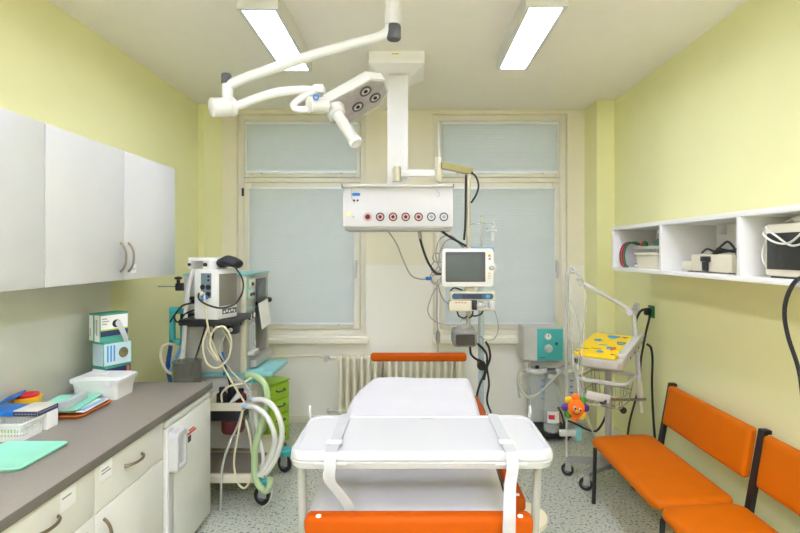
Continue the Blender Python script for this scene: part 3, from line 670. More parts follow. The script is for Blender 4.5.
# ------------------------------------------------------------------ centre: stretcher bed
bd = thing('hospital_bed', 'wheeled hospital bed with orange end bars and orange side rail', 'bed', (.03,2.5,0))
def bar(mb, c, w): return mb.loft([[Vector((c[0]-w/2+dx, c[1]+p.x, c[2]+p.y)) for p in rrect(0,0,.056-2*i,.058-2*i,.016-i*.4,0,4)] for dx, i in ((0,.016),(.004,.006),(.014,0),(w-.014,0),(w-.004,.006),(w,.016))])
e = part('end_bar', bar(MB(), (.023,1.505,.884), .684), 'orangep', bd)
for x in (-.275,.325): part('screw_cap', MB().cyl((x,1.487,.913),(x,1.487,.9165),.008), 'paper', e)
part('end_bar', bar(MB(), (.054,3.58,.948), .684), 'orangep', bd)
p = MB()
for x in (-.205,.31): p.cyl((x,3.58,.60),(x,3.58,.925),.012)
p.box(-.23,.34,3.56,3.6,.56,.60,.006); part('end_posts', p, 'chrome', bd)
p = MB()
for x in (-.25,.30): p.cyl((x,1.515,.60),(x,1.515,.86),.014)
p.box(-.28,.33,1.495,1.535,.56,.60,.006); part('end_posts', p, 'chrome', bd)
r = MB().loft([[Vector((.388+p.x, 1.80+dy, .785+p.y)) for p in rrect(0,0,.056-2*i,.056-2*i,.016-i*.4,0,4)] for dy, i in ((0,.016),(.005,.006),(.016,0),(1.29,0),(1.304,.006),(1.31,.016))])
s = part('side_rail', r, 'orangep', bd)
part('screw_cap', MB().cyl((.388,1.825,.813),(.388,1.825,.816),.008), 'paper', s)
part('rail_arm', MB().prism([(1.86,.58),(1.93,.58),(1.90,.76),(1.84,.76)],'x',.373,.392).prism([(2.95,.58),(3.02,.58),(3.10,.86),(3.07,.86)],'x',.366,.376), 'dgrey', bd)
part('rail_lining', MB().box(.356,.3605,1.84,3.06,.71,.80,.002), 'matt', bd)
p = MB().box(-.30,-.26,1.53,3.56,.56,.61,.006).box(.32,.352,1.53,3.56,.56,.61,.006).box(-.26,.32,1.7,1.74,.56,.61).box(-.26,.32,3.2,3.24,.56,.61).box(-.26,.32,2.4,2.44,.56,.61)
part('frame', p, 'mgrey', bd)
part('platform', MB().box(-.30,.33,1.62,3.08,.61,.64,.01), 'dgrey', bd)
def outline(y):
    t = (y-1.60)/1.5
    xl = -.331 if y < 2.65 else -.331+.10*((y-2.65)/.45)**2.2
    xr = .318+.042*min(1, t*1.3)
    z = .858 if y < 2.3 else .858+.062*(1-math.cos(min(1,(y-2.3)/.8)*PI/2))
    return xl, xr, z
m = MB(); lps = []
for k in range(31):
    y = 1.63+1.44*k/30; xl, xr, z = outline(y); xl += .012; xr -= .012; z -= .008
    lps.append([Vector(v) for v in ((xl+.01,y,.64),(xl,y,.66),(xl,y,z-.03),(xl+.012,y,z-.006),(xl+.03,y,z),(xr-.03,y,z),(xr-.012,y,z-.006),(xr,y,z-.03),(xr,y,.66),(xr-.01,y,.64))])
m.loft(lps); part('mattress', m, 'matt', bd)
p = MB()
for y in (2.0, 2.95): p.box(-.06,.10,y-.07,y+.07,.16,.56,.02)
part('lift_column', p, 'lgrey', bd)
p = MB().box(-.26,.30,1.72,1.80,.12,.17,.01).box(-.26,.30,3.22,3.30,.12,.17,.01).box(-.04,.08,1.75,3.27,.11,.16,.01)
part('base_frame', p, 'mgrey', bd)
for x in (-.24,.28):
    for y in (1.76,3.26): caster(bd, x, y, .05, .125, 0, .024)
# the sheet over the mattress
sh = MB(); lps = []; NY = 60
for k in range(NY+1):
    y = 1.605+1.485*k/NY; xl, xr, z = outline(y); row = []
    wv = lambda x: .0022*math.sin(9*x+3*y)+.0018*math.sin(23*y+6*x)+.0012*math.sin(31*x-11*y)
    crease = lambda x: .0035*math.exp(-((x+.085+.012*y)/.008)**2)
    drop = .10+.012*math.sin(7*y)
    row += [(xl-.010, z-drop), (xl-.008, z-.05), (xl-.004, z-.018), (xl+.012, z-.004)]
    for j in range(1, 24):
        x = xl+.012+(xr-xl-.024)*j/24; row.append((x, z+wv(x)+crease(x)))
    row += [(xr-.012, z-.004), (xr+.002, z-.018), (xr+.004, z-.045), (xr+.005, z-.06)]
    yy = y
    lps.append([Vector((x, yy - (.035*max(0,(x-.05)/.3) if k == 0 else 0), zz)) for x, zz in row])
base = lps[-1]
for dy, dz in ((.012,-.006), (.018,-.03), (.020,-.10)):
    lps.append([Vector((v.x*(1 if dz > -.02 else 1), v.y+dy, min(v.z, base[12].z+dz))) for v in base])
sh.loft(lps, False, False, False)
so = solo('bed_sheet', sh, 'sheet', 'white sheet spread over the bed mattress', 'sheet', (.03,2.3,.858))
md_ = so.modifiers.new('thick', 'SOLIDIFY'); md_.thickness = .003; md_.offset = 1
# over-bed table
ot = thing('overbed_table', 'white lidded over-bed table with two straps across the bed foot', 'over-bed table', (.035,1.76,0))
cx, cy, w, d = .035, 1.757, .85, .37
tr = MB().loft([rrect(cx,cy,w-.03,d-.03,.045,1.012), rrect(cx,cy,w-.012,d-.012,.052,1.016), rrect(cx,cy,w,d,.055,1.036), rrect(cx,cy,w-.008,d-.008,.052,1.0395)])
TRAYM = mat('tray_plastic', (182,182,180), .4, var=.01)
part('tray', tr, TRAYM, ot)
lid = MB().loft([rrect(cx,cy,w-.008,d-.008,.052,1.040), rrect(cx,cy,w,d,.055,1.044), rrect(cx,cy,w-.003,d-.003,.054,1.058), rrect(cx,cy,w-.012,d-.012,.05,1.066), rrect(cx,cy,w-.026,d-.026,.044,1.069), rrect(cx,cy,w-.036,d-.036,.04,1.068), rrect(cx,cy,w-.046,d-.046,.036,1.0635)])
l = part('lid', lid, TRAYM, ot)
part('lid_mark', MB().box(cx+.0,cx+.05,1.905,1.912,1.0635,1.0642), 'ink', l)
for xs, hang, lab in ((-.252, [(1.549,1.03,-.252),(1.552,.99,-.252),(1.560,.95,-.225),(1.566,.905,-.197),(1.566,.872,-.185)], None), (.315, [(1.549,1.03,.315),(1.535,.99,.305),(1.485,.955,.293),(1.462,.93,.288),(1.46,.87,.286),(1.46,.72,.284)], None)):
    pts = [Vector((xs,1.95,1.0)), Vector((xs,1.9475,1.055)), Vector((xs,1.935,1.0725)), Vector((xs,1.85,1.071)), Vector((xs,1.70,1.071)), Vector((xs,1.58,1.0725)), Vector((xs,1.562,1.068))]+[Vector((x,y,z)) for y, z, x in hang]
    s = part('strap', MB().ribbon(pts, .037, .0012), 'strap', ot)
    part('buckle', MB().box(xs-.027,xs+.027,1.63,1.665,1.0725,1.0765,.002), 'wplastic', s)
    part('clip', MB().box(xs-.05,xs+.05,1.566,1.571,1.03,1.042,.002), 'wplastic', s)
for x in (-.392, .462):
    part('hook', MB().tube([(x,1.948,1.04),(x,1.958,1.075),(x,1.95,1.098),(x,1.938,1.098),(x,1.93,1.08),(x,1.936,1.06)], .0035, 6), 'wplastic', ot)
for x, xb in ((-.372,-.362), (.432,.408)):
    lg = MB().tube([(x,1.70,1.0),(xb,1.70,.5),(xb,1.70,.12)], .0145, 10, False)
    part('leg', lg, 'mgrey', ot)
    ft = part('foot_bar', MB().box(xb-.02,xb+.02,1.45,2.05,.08,.12,.008), 'mgrey', ot)
    for y in (1.49,2.01): caster(ot, xb, y, .03, .085, 0, .014)
part('frame_rail', MB().box(-.385,.445,1.685,1.715,.990,1.012,.004), 'mgrey', ot)
# stool at the bed's right side
sx, sy = .505, 2.36
t = thing('stool', 'round beige stool beside the bed under the side rail', 'stool', (sx,sy,0))
part('seat', MB().lathe((sx,sy,.43),(sx,sy,.47),[(0,.125),(.2,.135),(.75,.135),(1,.118)],32), 'stool', t)
part('column', MB().cyl((sx,sy,.09),(sx,sy,.43),.02), 'chrome', t)
for k in range(5):
    a = 2*PI*k/5+.3; e = (sx+.11*math.cos(a), sy+.11*math.sin(a), .055)
    lg = part('leg', MB().tube([(sx,sy,.10),((sx+e[0])/2,(sy+e[1])/2,.085),e],.012), 'chrome', t)
    caster(t, e[0], e[1], .02, .05, math.degrees(a), .012)
# ------------------------------------------------------------------ ceiling pendant with its console, arm and pole
pe = thing('ceiling_pendant', 'white ceiling supply column with socket console and side arm over the bed', 'ceiling pendant', (-.095,3.6,ZC))
b = MB().box(-.30,.095,3.5,3.86,3.022,ZC,.006)
b.loft([[Vector((-.1025+p.x*k, 3.68+p.y*k, z)) for p in rrect(0,0,.395,.36,.012,0,2)] for z, k in ((3.022,1),(2.945,.42))])
part('ceiling_box', b, 'blacquer', pe)
part('warning_label', MB().box(-.135,-.085,3.498,3.4995,3.083,3.092), mat('yellow_label',(205,190,20),.6), pe)
part('column', MB().box(-.168,-.021,3.55,3.70,2.158,2.96,.006), 'lacquer', pe)
part('console', MB().prism([(3.36,1.861),(3.35,1.873),(3.35,2.0),(3.378,2.137),(3.65,2.137),(3.65,1.861)], 'x', -.456, .281), mat('console_lacquer', (196,195,193), .35, var=.01), pe)
b = MB().box(-.466,.288,3.355,3.66,2.137,2.156,.003); b.mat(1).box(-.4665,-.460,3.353,3.40,2.136,2.157).box(.282,.2885,3.353,3.40,2.136,2.157)
part('top_rail', b, ['lgrey','dgrey'], pe)
part('bottom_lip', MB().box(-.448,.273,3.37,3.64,1.846,1.861,.003), 'mgrey', pe)
for k, px in enumerate((367.8,380.2,393,405.7,418.6,431.3,443.8)):
    q = P(px,216.9,3.35); s = MB(); A = (0,-1,0)
    if k == 0:
        s.ring(q,A,.016,.030,.004); s.mat(2).cyl(q,q+Vector((0,-.006,0)),.017)
        ms = ['pinkring','black','darkred']
    else:
        s.ring(q,A,.022,.029,.006); s.mat(1).ring(q,A,.011,.022,.004); s.mat(2).cyl(q,q+Vector((0,-.003,0)),.012)
        ms = ['black','pinkring','darkred'] if k < 5 else ['black','wplastic','grey']
    part('gas_socket', s, ms, pe, label='first socket without black ring' if k == 0 else ('pale grey socket' if k > 4 else None))
q = P(349,214,3.35); part('button', MB().lathe(q, q+Vector((0,-.012,0)), [(0,.018),(.7,.018),(1,.014)],18), mat('pale_yellow_button',(222,218,160),.4), pe)
q = P(353.5,217,3.35); part('pilot_lamp', MB().cyl(q, q+Vector((0,-.004,0)),.006,None,10), 'grey', pe)
q = P(356,194.3,3.355); s = MB(); s.loft([[Vector((q.x+p.x, q.y+.004+d, q.z+p.y)) for p in rrect(0,0,.056,.019,.009,0,5)] for d in (.012,-.004)]); part('blue_badge', s, 'blue', pe)
s = MB()
for px in (354,357.6): q = P(px,200.4,3.352); s.cyl(q+Vector((0,.012,0)), q+Vector((0,-.003,0)),.007,None,10)
part('indicator', s, 'black', pe)
s = MB(); s.tube([P(352,188,3.37),P(351,192,3.355),P(352,199,3.35),P(355,203,3.348)],.002,5); s.tube([P(436,190,3.36),P(440,194,3.35),P(437,197,3.348)],.002,5)
part('wire', s, 'grey', pe)
a = P(397,163,3.52); s = MB().cyl((a.x,3.52,2.30),(a.x,3.52,2.195),.027); s.box(a.x-.035,a.x+.035,3.52,3.56,2.20,2.29,.004)
part('arm_bracket', s, 'goldp', pe)
b0 = P(401,173,3.51); b1 = P(437,173.5,3.5)
part('arm', MB().box(b0.x,b1.x-.01,3.495,3.525,2.228,2.277,.004), 'lacquer', pe)
q = P(438.3,160,3.5)
part('arm_joint', MB().lathe((q.x,3.5,2.365),(q.x,3.5,2.195),[(0,.017),(.05,.021),(.5,.021),(.52,.024),(.95,.024),(1,.018)],18), 'goldp', pe)
s = MB(); e0 = P(440.5,165.5,3.5); e1 = P(471.5,171.5,3.72); d = (e1-e0).normalized(); sd = Vector((d.y,-d.x,0)).normalized()
s.loft([[c+sd*.019*u+Vector((0,0,.021*v*k)) for u, v in ((1,1),(-1,1),(-1,-1),(1,-1))] for c, k in ((e0,.95),(e1,1.15))])
part('spring_arm', s, 'gold', pe)
PX, PY = P(468.3,200,3.70).x, 3.70
part('drop_pole', MB().cyl((PX,PY,1.10),(PX,PY,2.275),.0165), 'goldp', pe)
part('pole_tip', MB().cyl((PX,PY,1.095),(PX,PY,1.125),.019), 'black', pe)
cable('arm_cable', [(471,172,3.70),(476,177,3.66),(478.5,186,3.66),(476,195,3.67),(471,203,3.68)], .007, 'rubber', 'black cable bowing out from the brass arm end')
cable('pole_cable', [(466,175,3.67),(465.6,200,3.67),(465.5,214,3.67),(465,228,3.67),(464,240,3.66)], .008, 'rubber', 'black cable running down the ivory pole')
cable('console_cable', [(386,228,3.5),(396,243,3.52),(404,262,3.54),(411,275,3.56),(420,279,3.58),(432,279,3.6)], .006, 'gcable', 'thin grey cable sagging from console to the grey lead coil')
cable('console_cable', [(419.5,228,3.5),(420,238,3.5),(424,252,3.52),(429,264,3.54),(436,273,3.56),(442,274,3.60)], .009, 'rubber', 'black cable hanging from console to the monitor left side')
cable('console_cable', [(438,228,3.5),(447,235,3.54),(457,241,3.6),(466,246,3.66)], .009, 'rubber', 'short black cable running slantwise from console to the pole')
solo('cable_connector', MB().cyl(P(419.5,231,3.5),P(420.5,239,3.5),.013), 'gcable', 'grey connector on the black cable under the console', 'connector', tuple(P(420,235,3.5)))
solo('cable_connector', MB().cyl(P(426,278.5,3.575),P(431,278.5,3.585),.013), 'blue', 'blue connector beside the grey lead coil', 'connector', tuple(P(428,278.5,3.58)))
lg_ = 'grey patient leads coiled left of the monitor'
for pts, lab in (([(462,247,3.66),(452,236,3.64),(441,238,3.62),(436,250,3.6),(437,262,3.6),(441,270,3.62)], 'outer grey lead arching from pole over the monitor corner'),
    ([(464,248,3.66),(455,240,3.64),(446,241,3.63),(440,252,3.61),(438,266,3.6),(434,272,3.6)], 'inner grey lead arching from pole over the monitor corner'),
    ([(440,254,3.6),(435,253,3.59),(433,258,3.58),(436,262,3.58),(440,259,3.6)], 'small grey lead loop at the monitor upper left'),
    ([(441,262,3.6),(434,262,3.59),(431,268,3.58),(434,273,3.58),(440,270,3.6)], 'middle grey lead loop at the monitor left side'),
    ([(441,274,3.6),(434,271,3.59),(430,278,3.58),(434,284,3.58),(440,283,3.6),(441,277,3.6)], 'lower grey lead coil beside the blue connector'),
    ([(438,275,3.62),(433,275,3.61),(432,280,3.6),(436,283,3.6),(439,279,3.61)], 'tight inner grey lead coil beside the blue connector'),
    ([(438,284,3.62),(440,292,3.62),(444,300,3.62),(449,304,3.62)], 'grey lead running from coil to the syringe pump'),
    ([(437,283,3.63),(437,300,3.66),(437,318,3.7),(438,335,3.75),(438,352,3.8)], 'grey lead hanging straight down left of the monitor'),
    ([(437,286,3.62),(431,298,3.62),(428,312,3.62),(436,322,3.64),(450,325,3.67),(467,323,3.684)], 'thin grey lead looping low from the coil to the ivory pole')):
    cable('patient_lead', pts, .005, 'gcable', lab, 'cable', lg_)
solo('lead_junction', MB().lathe(P(438,330,3.73), P(438,344,3.77), [(0,.008),(.3,.018),(.8,.016),(1,.008)],12), 'grey', 'small grey lead junction hanging left of the dark humidifier', 'connector', tuple(P(438,337,3.75)))
# patient monitor
def face_px(mb, px0, px1, py0, py1, y, dep, r, n=5, front=None):
    """rounded plate whose front outline covers the pixel box at depth y, going dep deep"""
    a, c = P(px0,py0,y), P(px1,py1,y); cx, cz, w, h = (a.x+c.x)/2, (a.z+c.z)/2, c.x-a.x, a.z-c.z
    lp = lambda yy, i: [Vector((cx+p.x, yy, cz+p.y)) for p in rrect(0,0,w-2*i,h-2*i,max(r-i,.001),0,n)]
    return mb.loft([lp(y+dep,.0), lp(y+min(.01,dep*.5),0), lp(y+.002,.003), lp(y,.008 if dep > .03 else .0005)])
pm = thing('patient_monitor', 'white patient monitor with dark screen on the ivory pole', 'monitor', (P(468,287,3.6).x,3.62,P(468,287,3.6).z))
part('housing', face_px(MB(),441.5,493.5,248.5,287,3.57,.11,.028), 'bplastic', pm)
part('bezel', face_px(MB(),445.5,485.5,252,282,3.566,.012,.008), 'dgrey', pm)
part('screen', face_px(MB(),448.5,481.5,254.5,279,3.5645,.004,.004), 'screen', pm)
q = P(489.4,255.5,3.57); part('alarm_key', MB().box(q.x-.009,q.x+.009,3.564,3.572,q.z-.008,q.z+.008,.003), 'yel', pm)
q = P(489.4,259,3.57); part('power_key', MB().cyl(q,q+Vector((0,-.006,0)),.007,None,10), 'brown', pm)
q = P(491.5,267.3,3.57); k = MB().cyl(q+Vector((0,.06,0)),q+Vector((0,-.003,0)),.036); k.mat(1).lathe(q,q+Vector((0,-.024,0)),[(0,.02),(.8,.019),(1,.014)],20)
part('dial', k, ['bplastic','lgrey'], pm)
s = MB()
for i in range(3): q = P(489.4,273+2.6*i,3.57); s.box(q.x-.012,q.x+.012,3.567,3.572,q.z-.005,q.z+.005,.002)
part('key', s, 'cream', pm)
part('pole_mount', MB().box(PX-.04,PX+.04,3.675,3.73,1.50,1.62,.008), 'grey', pm)
q = P(470,290,3.62); part('mount_foot', MB().box(q.x-.03,q.x+.03,3.60,3.68,1.405,1.455,.006), 'goldp', pm)
# syringe pump
sp = thing('syringe_pump', 'cream syringe pump with blue panel under the patient monitor', 'syringe pump', (P(472,311,3.6).x,3.62,P(472,311,3.6).z))
part('housing', face_px(MB(),450.5,495.5,291.5,301,3.58,.09,.008), 'cream', sp)
b = face_px(MB(),452,493.5,293.5,299.3,3.576,.006,.019); b.mat(1); face_px(b,462,482,294.5,298.5,3.573,.004,.004); b.mat(2); face_px(b,486,490,294.8,298.2,3.573,.004,.008)
part('key_panel', b, [mat('slate_blue_panel',(50,85,115),.4),mat('dark_slate',(42,52,66),.3),'pblue'], sp)
part('drive_body', face_px(MB(),449,473,301,311.5,3.565,.11,.01), 'cream', sp)
b = MB()
q = P(455,302.6,3.565)
for i in range(4): b.box(q.x+.022*i,q.x+.016+.022*i,3.5635,3.566,q.z-.004,q.z+.003)
part('name_strip', b, 'brown', sp)
part('rail', face_px(MB(),473,495,307.5,311,3.585,.09,.005), 'cream', sp)
q0, q1 = P(476,305.2,3.56), P(491,305.5,3.56)
part('syringe', MB().lathe(q0,q1,[(0,.016),(.02,.018),(.9,.018),(1,.018)],14), 'clear', sp)
part('barrel_clamp', face_px(MB(),472,477.5,300.5,310,3.545,.09,.006), 'black', sp)
part('pusher', face_px(MB(),489.5,495,301,310.5,3.55,.06,.01), 'wplastic', sp)
part('pole_clamp', MB().box(PX-.03,PX+.03,3.67,3.73,1.30,1.38,.006), 'grey', sp)
for pts, lab in (([(457,311,3.62),(459,316,3.62),(464,318,3.64),(467,316,3.66)], 'black lead looping left below the syringe pump'),
                 ([(473,311,3.64),(472,316,3.64),(469,318,3.65)], 'short black lead below the syringe pump near the pole'),
                 ([(484,309,3.64),(481,314,3.64),(475,316,3.64),(471,315,3.66)], 'black lead looping right below the syringe pump'),
                 ([(450,291,3.64),(454,288,3.64),(459,289,3.66),(463,291,3.68)], 'black lead squeezed between monitor and syringe pump')):
    cable('pump_lead', pts, .006, 'rubber', lab, 'cable', 'black leads around the syringe pump')
cable('infusion_line', [(493,306,3.6),(497,318,3.62),(498,330,3.64),(494,339,3.68),(486,340,3.72),(480,336,3.74)], .004, 'tubec', 'clear infusion line sagging right of the pump to the pale pole', 'tube')
# humidifier
hm = thing('humidifier', 'smoky grey humidifier with dark front hanging below the pole', 'humidifier', (P(465,340,3.66).x,3.68,P(465,345,3.66).z))
part('housing', face_px(MB(),452.5,477.5,329.5,347,3.61,.14,.03), mat('smoky_housing',(130,130,122),.35,alpha=.9), hm)
part('front_window', face_px(MB(),456,475,334.5,345.5,3.606,.008,.012), mat('dark_brown_window',(52,46,38),.2), hm)
q = P(465,330,3.66); part('chamber', MB().lathe((q.x,3.68,q.z-.01),(q.x,3.68,q.z+.085),[(0,.075),(.3,.066),(.55,.04),(.8,.03),(1,.02)],20), 'clear', hm)
# drip stand, pale pole behind the bed
IX, IY = .56, 4.0
iv = thing('drip_stand', 'pale blue drip stand behind the pole with the monitor', 'drip stand', (IX,IY,0))
part('pole', MB().cyl((IX,IY,.12),(IX,IY,1.70),.0225), 'palepole', iv)
part('extension_rod', MB().cyl((IX,IY,1.70),(IX,IY,1.99),.008), 'chrome', iv)
k = MB().cyl((IX-.0,IY-.02,.80),(IX,IY-.06,.80),.035); k.box(IX-.03,IX+.03,IY-.035,IY+.035,.77,.83,.01)
part('clamp_knob', k, 'black', iv)
part('collar', MB().cyl((IX,IY,1.69),(IX,IY,1.73),.03).cyl((IX,IY-.03,1.71),(IX-.045,IY-.03,1.71),.014), 'black', iv)
part('hook', MB().tube([(IX-.10,IY,1.935),(IX-.09,IY,1.92),(IX,IY,1.93),(IX+.09,IY,1.92),(IX+.10,IY,1.935)],.005,6), 'chrome', iv)
for k in range(5):
    a = 2*PI*k/5+.5; e = (IX+.24*math.cos(a), IY+.24*math.sin(a))
    part('foot', MB().tube([(IX,IY,.13),(IX+.12*math.cos(a),IY+.12*math.sin(a),.11),(e[0],e[1],.085)],.014), 'palepole', iv)
    caster(iv, e[0], e[1], .03, .08, math.degrees(a), .014)
t = thing('drip_chamber', 'clear drip chamber hung on the stand hook above the monitor', 'drip chamber', (IX+.10,IY,1.82))
part('chamber', MB().lathe((IX+.095,IY,1.915),(IX+.095,IY,1.79),[(0,.012),(.1,.026),(.4,.03),(.6,.018),(1,.014)],14), 'clear', t)
part('valve', MB().box(IX+.03,IX+.13,IY-.015,IY+.015,1.86,1.88,.005).cyl((IX+.05,IY,1.89),(IX+.05,IY,1.85),.01), 'clear', t)
solo('line_clip', MB().box(IX-.12,IX+.10,IY-.03,IY-.022,1.70,1.745,.006), mat('pale_blue_clip',(170,200,220),.4,alpha=.6), 'pale blue translucent clip behind the monitor top', 'clip', (IX,IY-.026,1.70))
for pts, lab in (([(470,346,3.7),(471,354,3.72),(476,359,3.76),(482,362,3.9),(485,372,3.94),(480,384,3.94),(477,397,3.93),(481,405,3.93),(485,413,3.93)], 'black lead winding down in front of the pale drip stand'),
                 ([(478,344,3.72),(484,350,3.8),(487,356,3.93),(487,368,3.94),(489,384,3.94),(487,400,3.94),(491,413,3.94)], 'black lead winding down right of the pale drip stand'),
                 ([(486,342,3.8),(489,348,3.9),(490,358,3.94),(486,370,3.94),(484,380,3.94)], 'short black lead crossing the other two at the drip stand')):
    cable('power_lead', pts, .009, 'rubber', lab, 'cable', 'black power leads by the drip stand')
# ------------------------------------------------------------------ surgical lamp
LY = 2.3
ol = thing('surgical_lamp', 'white articulated surgical lamp hanging over the bed', 'surgical lamp', (P(393,0,LY).x,LY,ZC))
c = P(393,30,LY); s = MB().lathe((c.x,LY,ZC),(c.x,LY,c.z+.02),[(0,.08),(.03,.08),(.05,.034),(.82,.034),(.83,.037),(1,.037)],24)
part('ceiling_column', s, 'lacquer', ol)
part('joint_cap', MB().lathe((c.x+.004,LY,c.z+.02),(c.x+.004,LY,c.z-.045),[(0,.031),(.1,.033),(.9,.033),(1,.028)],22), 'dgrey', ol)
part('upper_arm', MB().tube([P(391,20,LY),P(388,31,LY),P(376,38,LY),P(350,44.5,LY),P(310,56,LY),P(275,68,LY),P(245,78,LY),P(228,86,LY)], .023, 14), 'lacquer', ol)
q = P(226.5,74,LY); part('joint_cap', MB().lathe((q.x,LY,q.z),(q.x,LY,q.z-.052),[(0,.02),(.1,.023),(1,.023)],20), 'dgrey', ol)
part('joint_post', MB().lathe((q.x+.004,LY,q.z-.05),(q.x+.004,LY,q.z-.13),[(0,.026),(.8,.024),(1,.03)],20), 'lacquer', ol)
q0, q1 = P(211,107.5,LY-.05), P(235,107,LY+.02)
part('joint_drum', MB().lathe(q0,q1,[(0,.036),(.04,.043),(.7,.043),(.71,.040),(.74,.040),(.75,.043),(.96,.043),(1,.038)],26), 'lacquer', ol)
part('lower_arm', MB().tube([P(230,107,LY),P(240,105,LY),P(258,98,LY),P(278,92.5,LY),P(300,90.5,LY),P(318,91,LY)], .0215, 14), 'lacquer', ol)
u = Vector((.86,.06,.51)).normalized(); v = Vector((.40,.90,-.10)); v = (v-u*v.dot(u)).normalized(); nn = u.cross(v).normalized()
O = P(326.5,103.5,LY-.02)
def hd(a, bb, cc): return O+u*a+v*bb+nn*cc
outl = [(-.02,.03),(.0,0),(.235,0),(.30,.06),(.30,.15),(.24,.22),(.06,.22),(-.02,.16)]
part('lamp_head', MB().loft([[hd(a,b,0) for a, b in outl],[hd(a,b,.045) for a, b in outl],[hd(.14+(a-.14)*.95,.11+(b-.11)*.95,.054) for a, b in outl]]), 'lacquer', ol)
s = MB().loft([[hd(.14+(a-.14)*k,.11+(b-.11)*k,z) for a, b in outl] for k, z in ((.93,.0),(.93,-.004))])
part('reflector_panel', s, 'reflector', ol)
for a, b in ((.19,.055),(.13,.13),(.225,.135)):
    s = MB(); cc = hd(a,b,-.004)
    s.ring(cc,-nn,.022,.03,.005); s.mat(1).ring(cc,-nn,.010,.022,.003); s.mat(2).cyl(cc,cc-nn*.006,.010)
    part('lamp_lens', s, ['dgrey','lgrey',mat('dark_lens',(70,60,62),.2)], ol)
hb0 = hd(.02,.06,.0); hv = (-nn+Vector((.05,-.1,-.05))).normalized()
part('handle_flange', MB().lathe(hb0+hv*-.005,hb0+hv*.045,[(0,.05),(.35,.05),(.6,.042),(.8,.042),(1,.034)],24), 'lacquer', ol)
part('grip_handle', MB().lathe(hb0+hv*.04,hb0+hv*.235,[(0,.03),(.1,.027),(.85,.027),(.88,.031),(.95,.031),(1,.026)],24), 'lacquer', ol)
s = MB(); s.tube([P(319,90,LY),P(309,94,LY-.03),P(296,102,LY-.05),P(294,107,LY-.05),P(300,110,LY-.05),P(313,109,LY-.03)], .016, 10)
s.box(*(lambda q: (q.x-.02,q.x+.03,LY-.03,LY+.03,q.z-.02,q.z+.02))(P(318,90,LY)),.008)
part('yoke', s, 'lacquer', ol)
q = P(316,103,LY-.06); s = MB().cyl(q+Vector((-.03,-.01,-.01)),q+Vector((.04,.04,.0)),.036); s.mat(1).ring(q+Vector((.008,-.042,.012)),(.1,-.9,.1),.008,.014,.004)
part('tilt_joint', s, ['lacquer','blue'], ol)
# ------------------------------------------------------------------ right: wall shelf and what stands in it
SX = 1.54; SY = (3.83,3.093,2.355,1.615); SZ0, SZ1, ST = 1.562, 1.89, .025
ws = thing('wall_shelf', 'long white open wall shelf with three compartments above the bench', 'shelf', (1.71,2.72,SZ0))
part('top_board', MB().box(SX,XR-.002,SY[3],SY[0],SZ1-ST,SZ1,.002), 'blacquer', ws)
part('bottom_board', MB().box(SX,XR-.002,SY[3],SY[0],SZ0,SZ0+ST,.002), 'blacquer', ws)
for y in SY: 
    y0 = y-ST if y == SY[0] else (y if y == SY[3] else y-ST/2)
    part('side_board' if y in (SY[0],SY[3]) else 'divider', MB().box(SX+.001,XR-.002,y0,y0+ST,SZ0+ST,SZ1-ST,.001), 'blacquer', ws)
part('back_board', MB().box(XR-.008,XR-.002,SY[3]+ST,SY[0]-ST,SZ0+ST,SZ1-ST), 'blacquer', ws)
for y in SY[:3]: part('hanger', MB().box(XR-.045,XR-.008,y-.11,y-.07,SZ1-ST-.06,SZ1-ST,.003), 'bplastic', ws)
B0 = SZ0+ST
basket('plastic_basket', 'white perforated basket in the far compartment of the wall shelf', 1.665, 1.86, 3.20, 3.755, B0, B0+.155, 'bplastic', .03, 4)
tb = thing('plastic_tub', 'cream plastic tub in front of the basket on the wall shelf', 'tub', (1.605,3.31,B0))
part('tub', MB().loft([rrect(1.608,3.315,.085,.29,.012,B0),rrect(1.608,3.315,.10,.315,.014,B0+.10),rrect(1.608,3.315,.092,.307,.012,B0+.10),rrect(1.608,3.315,.078,.285,.01,B0+.01)]), 'cream', tb)
part('rim', MB().loft([rrect(1.608,3.315,.10,.315,.014,B0+.092),rrect(1.608,3.315,.118,.335,.016,B0+.094),rrect(1.608,3.315,.118,.335,.016,B0+.108),rrect(1.608,3.315,.095,.31,.012,B0+.108),rrect(1.608,3.315,.095,.31,.012,B0+.092),rrect(1.608,3.315,.10,.315,.014,B0+.092)],False,False), 'cream', tb)
t = thing('solution_bottle', 'green bottle with white cap standing in the wall shelf basket', 'bottle', (1.76,3.55,B0+.007))
part('bottle', MB().lathe((1.76,3.55,B0+.007),(1.76,3.55,B0+.205),[(0,.033),(.03,.036),(.85,.036),(.95,.022),(1,.018)],18), 'bottleg', t)
part('cap', MB().lathe((1.76,3.55,B0+.205),(1.76,3.55,B0+.245),[(0,.022),(.5,.018),(1,.01)],14), 'wplastic', t)
solo('solution_bottle', MB().lathe((1.77,3.47,B0+.007),(1.77,3.47,B0+.20),[(0,.033),(.9,.034),(1,.02)],16), 'bottleg', 'second green bottle in the wall shelf basket, capless and nearer', 'bottle', (1.77,3.47,B0+.007))
for k, (m, lab, dy) in enumerate((('black','black rubber strap hanging over the shelf basket end',.075),('red','red rubber strap hanging over the shelf basket end',.045),('maroon','dark red rubber strap beside the red one',.06),('gsocket','green rubber strap hanging over the shelf basket end',.012))):
    o = .022*k
    solo('rubber_strap', MB().tube([(1.70,3.745-o,B0+.168),(1.655,3.775-o,B0+.185),(1.61,3.79-o,B0+.165),(1.585,3.78-o,B0+.11),(1.57,3.745-o,B0+.06),(1.562,3.70-o,B0+.02),(1.56,3.665-o,B0+.0075)],.0072,7), m, lab, 'strap', (1.6,3.70-o,B0+.001), 'rubber straps on the shelf')
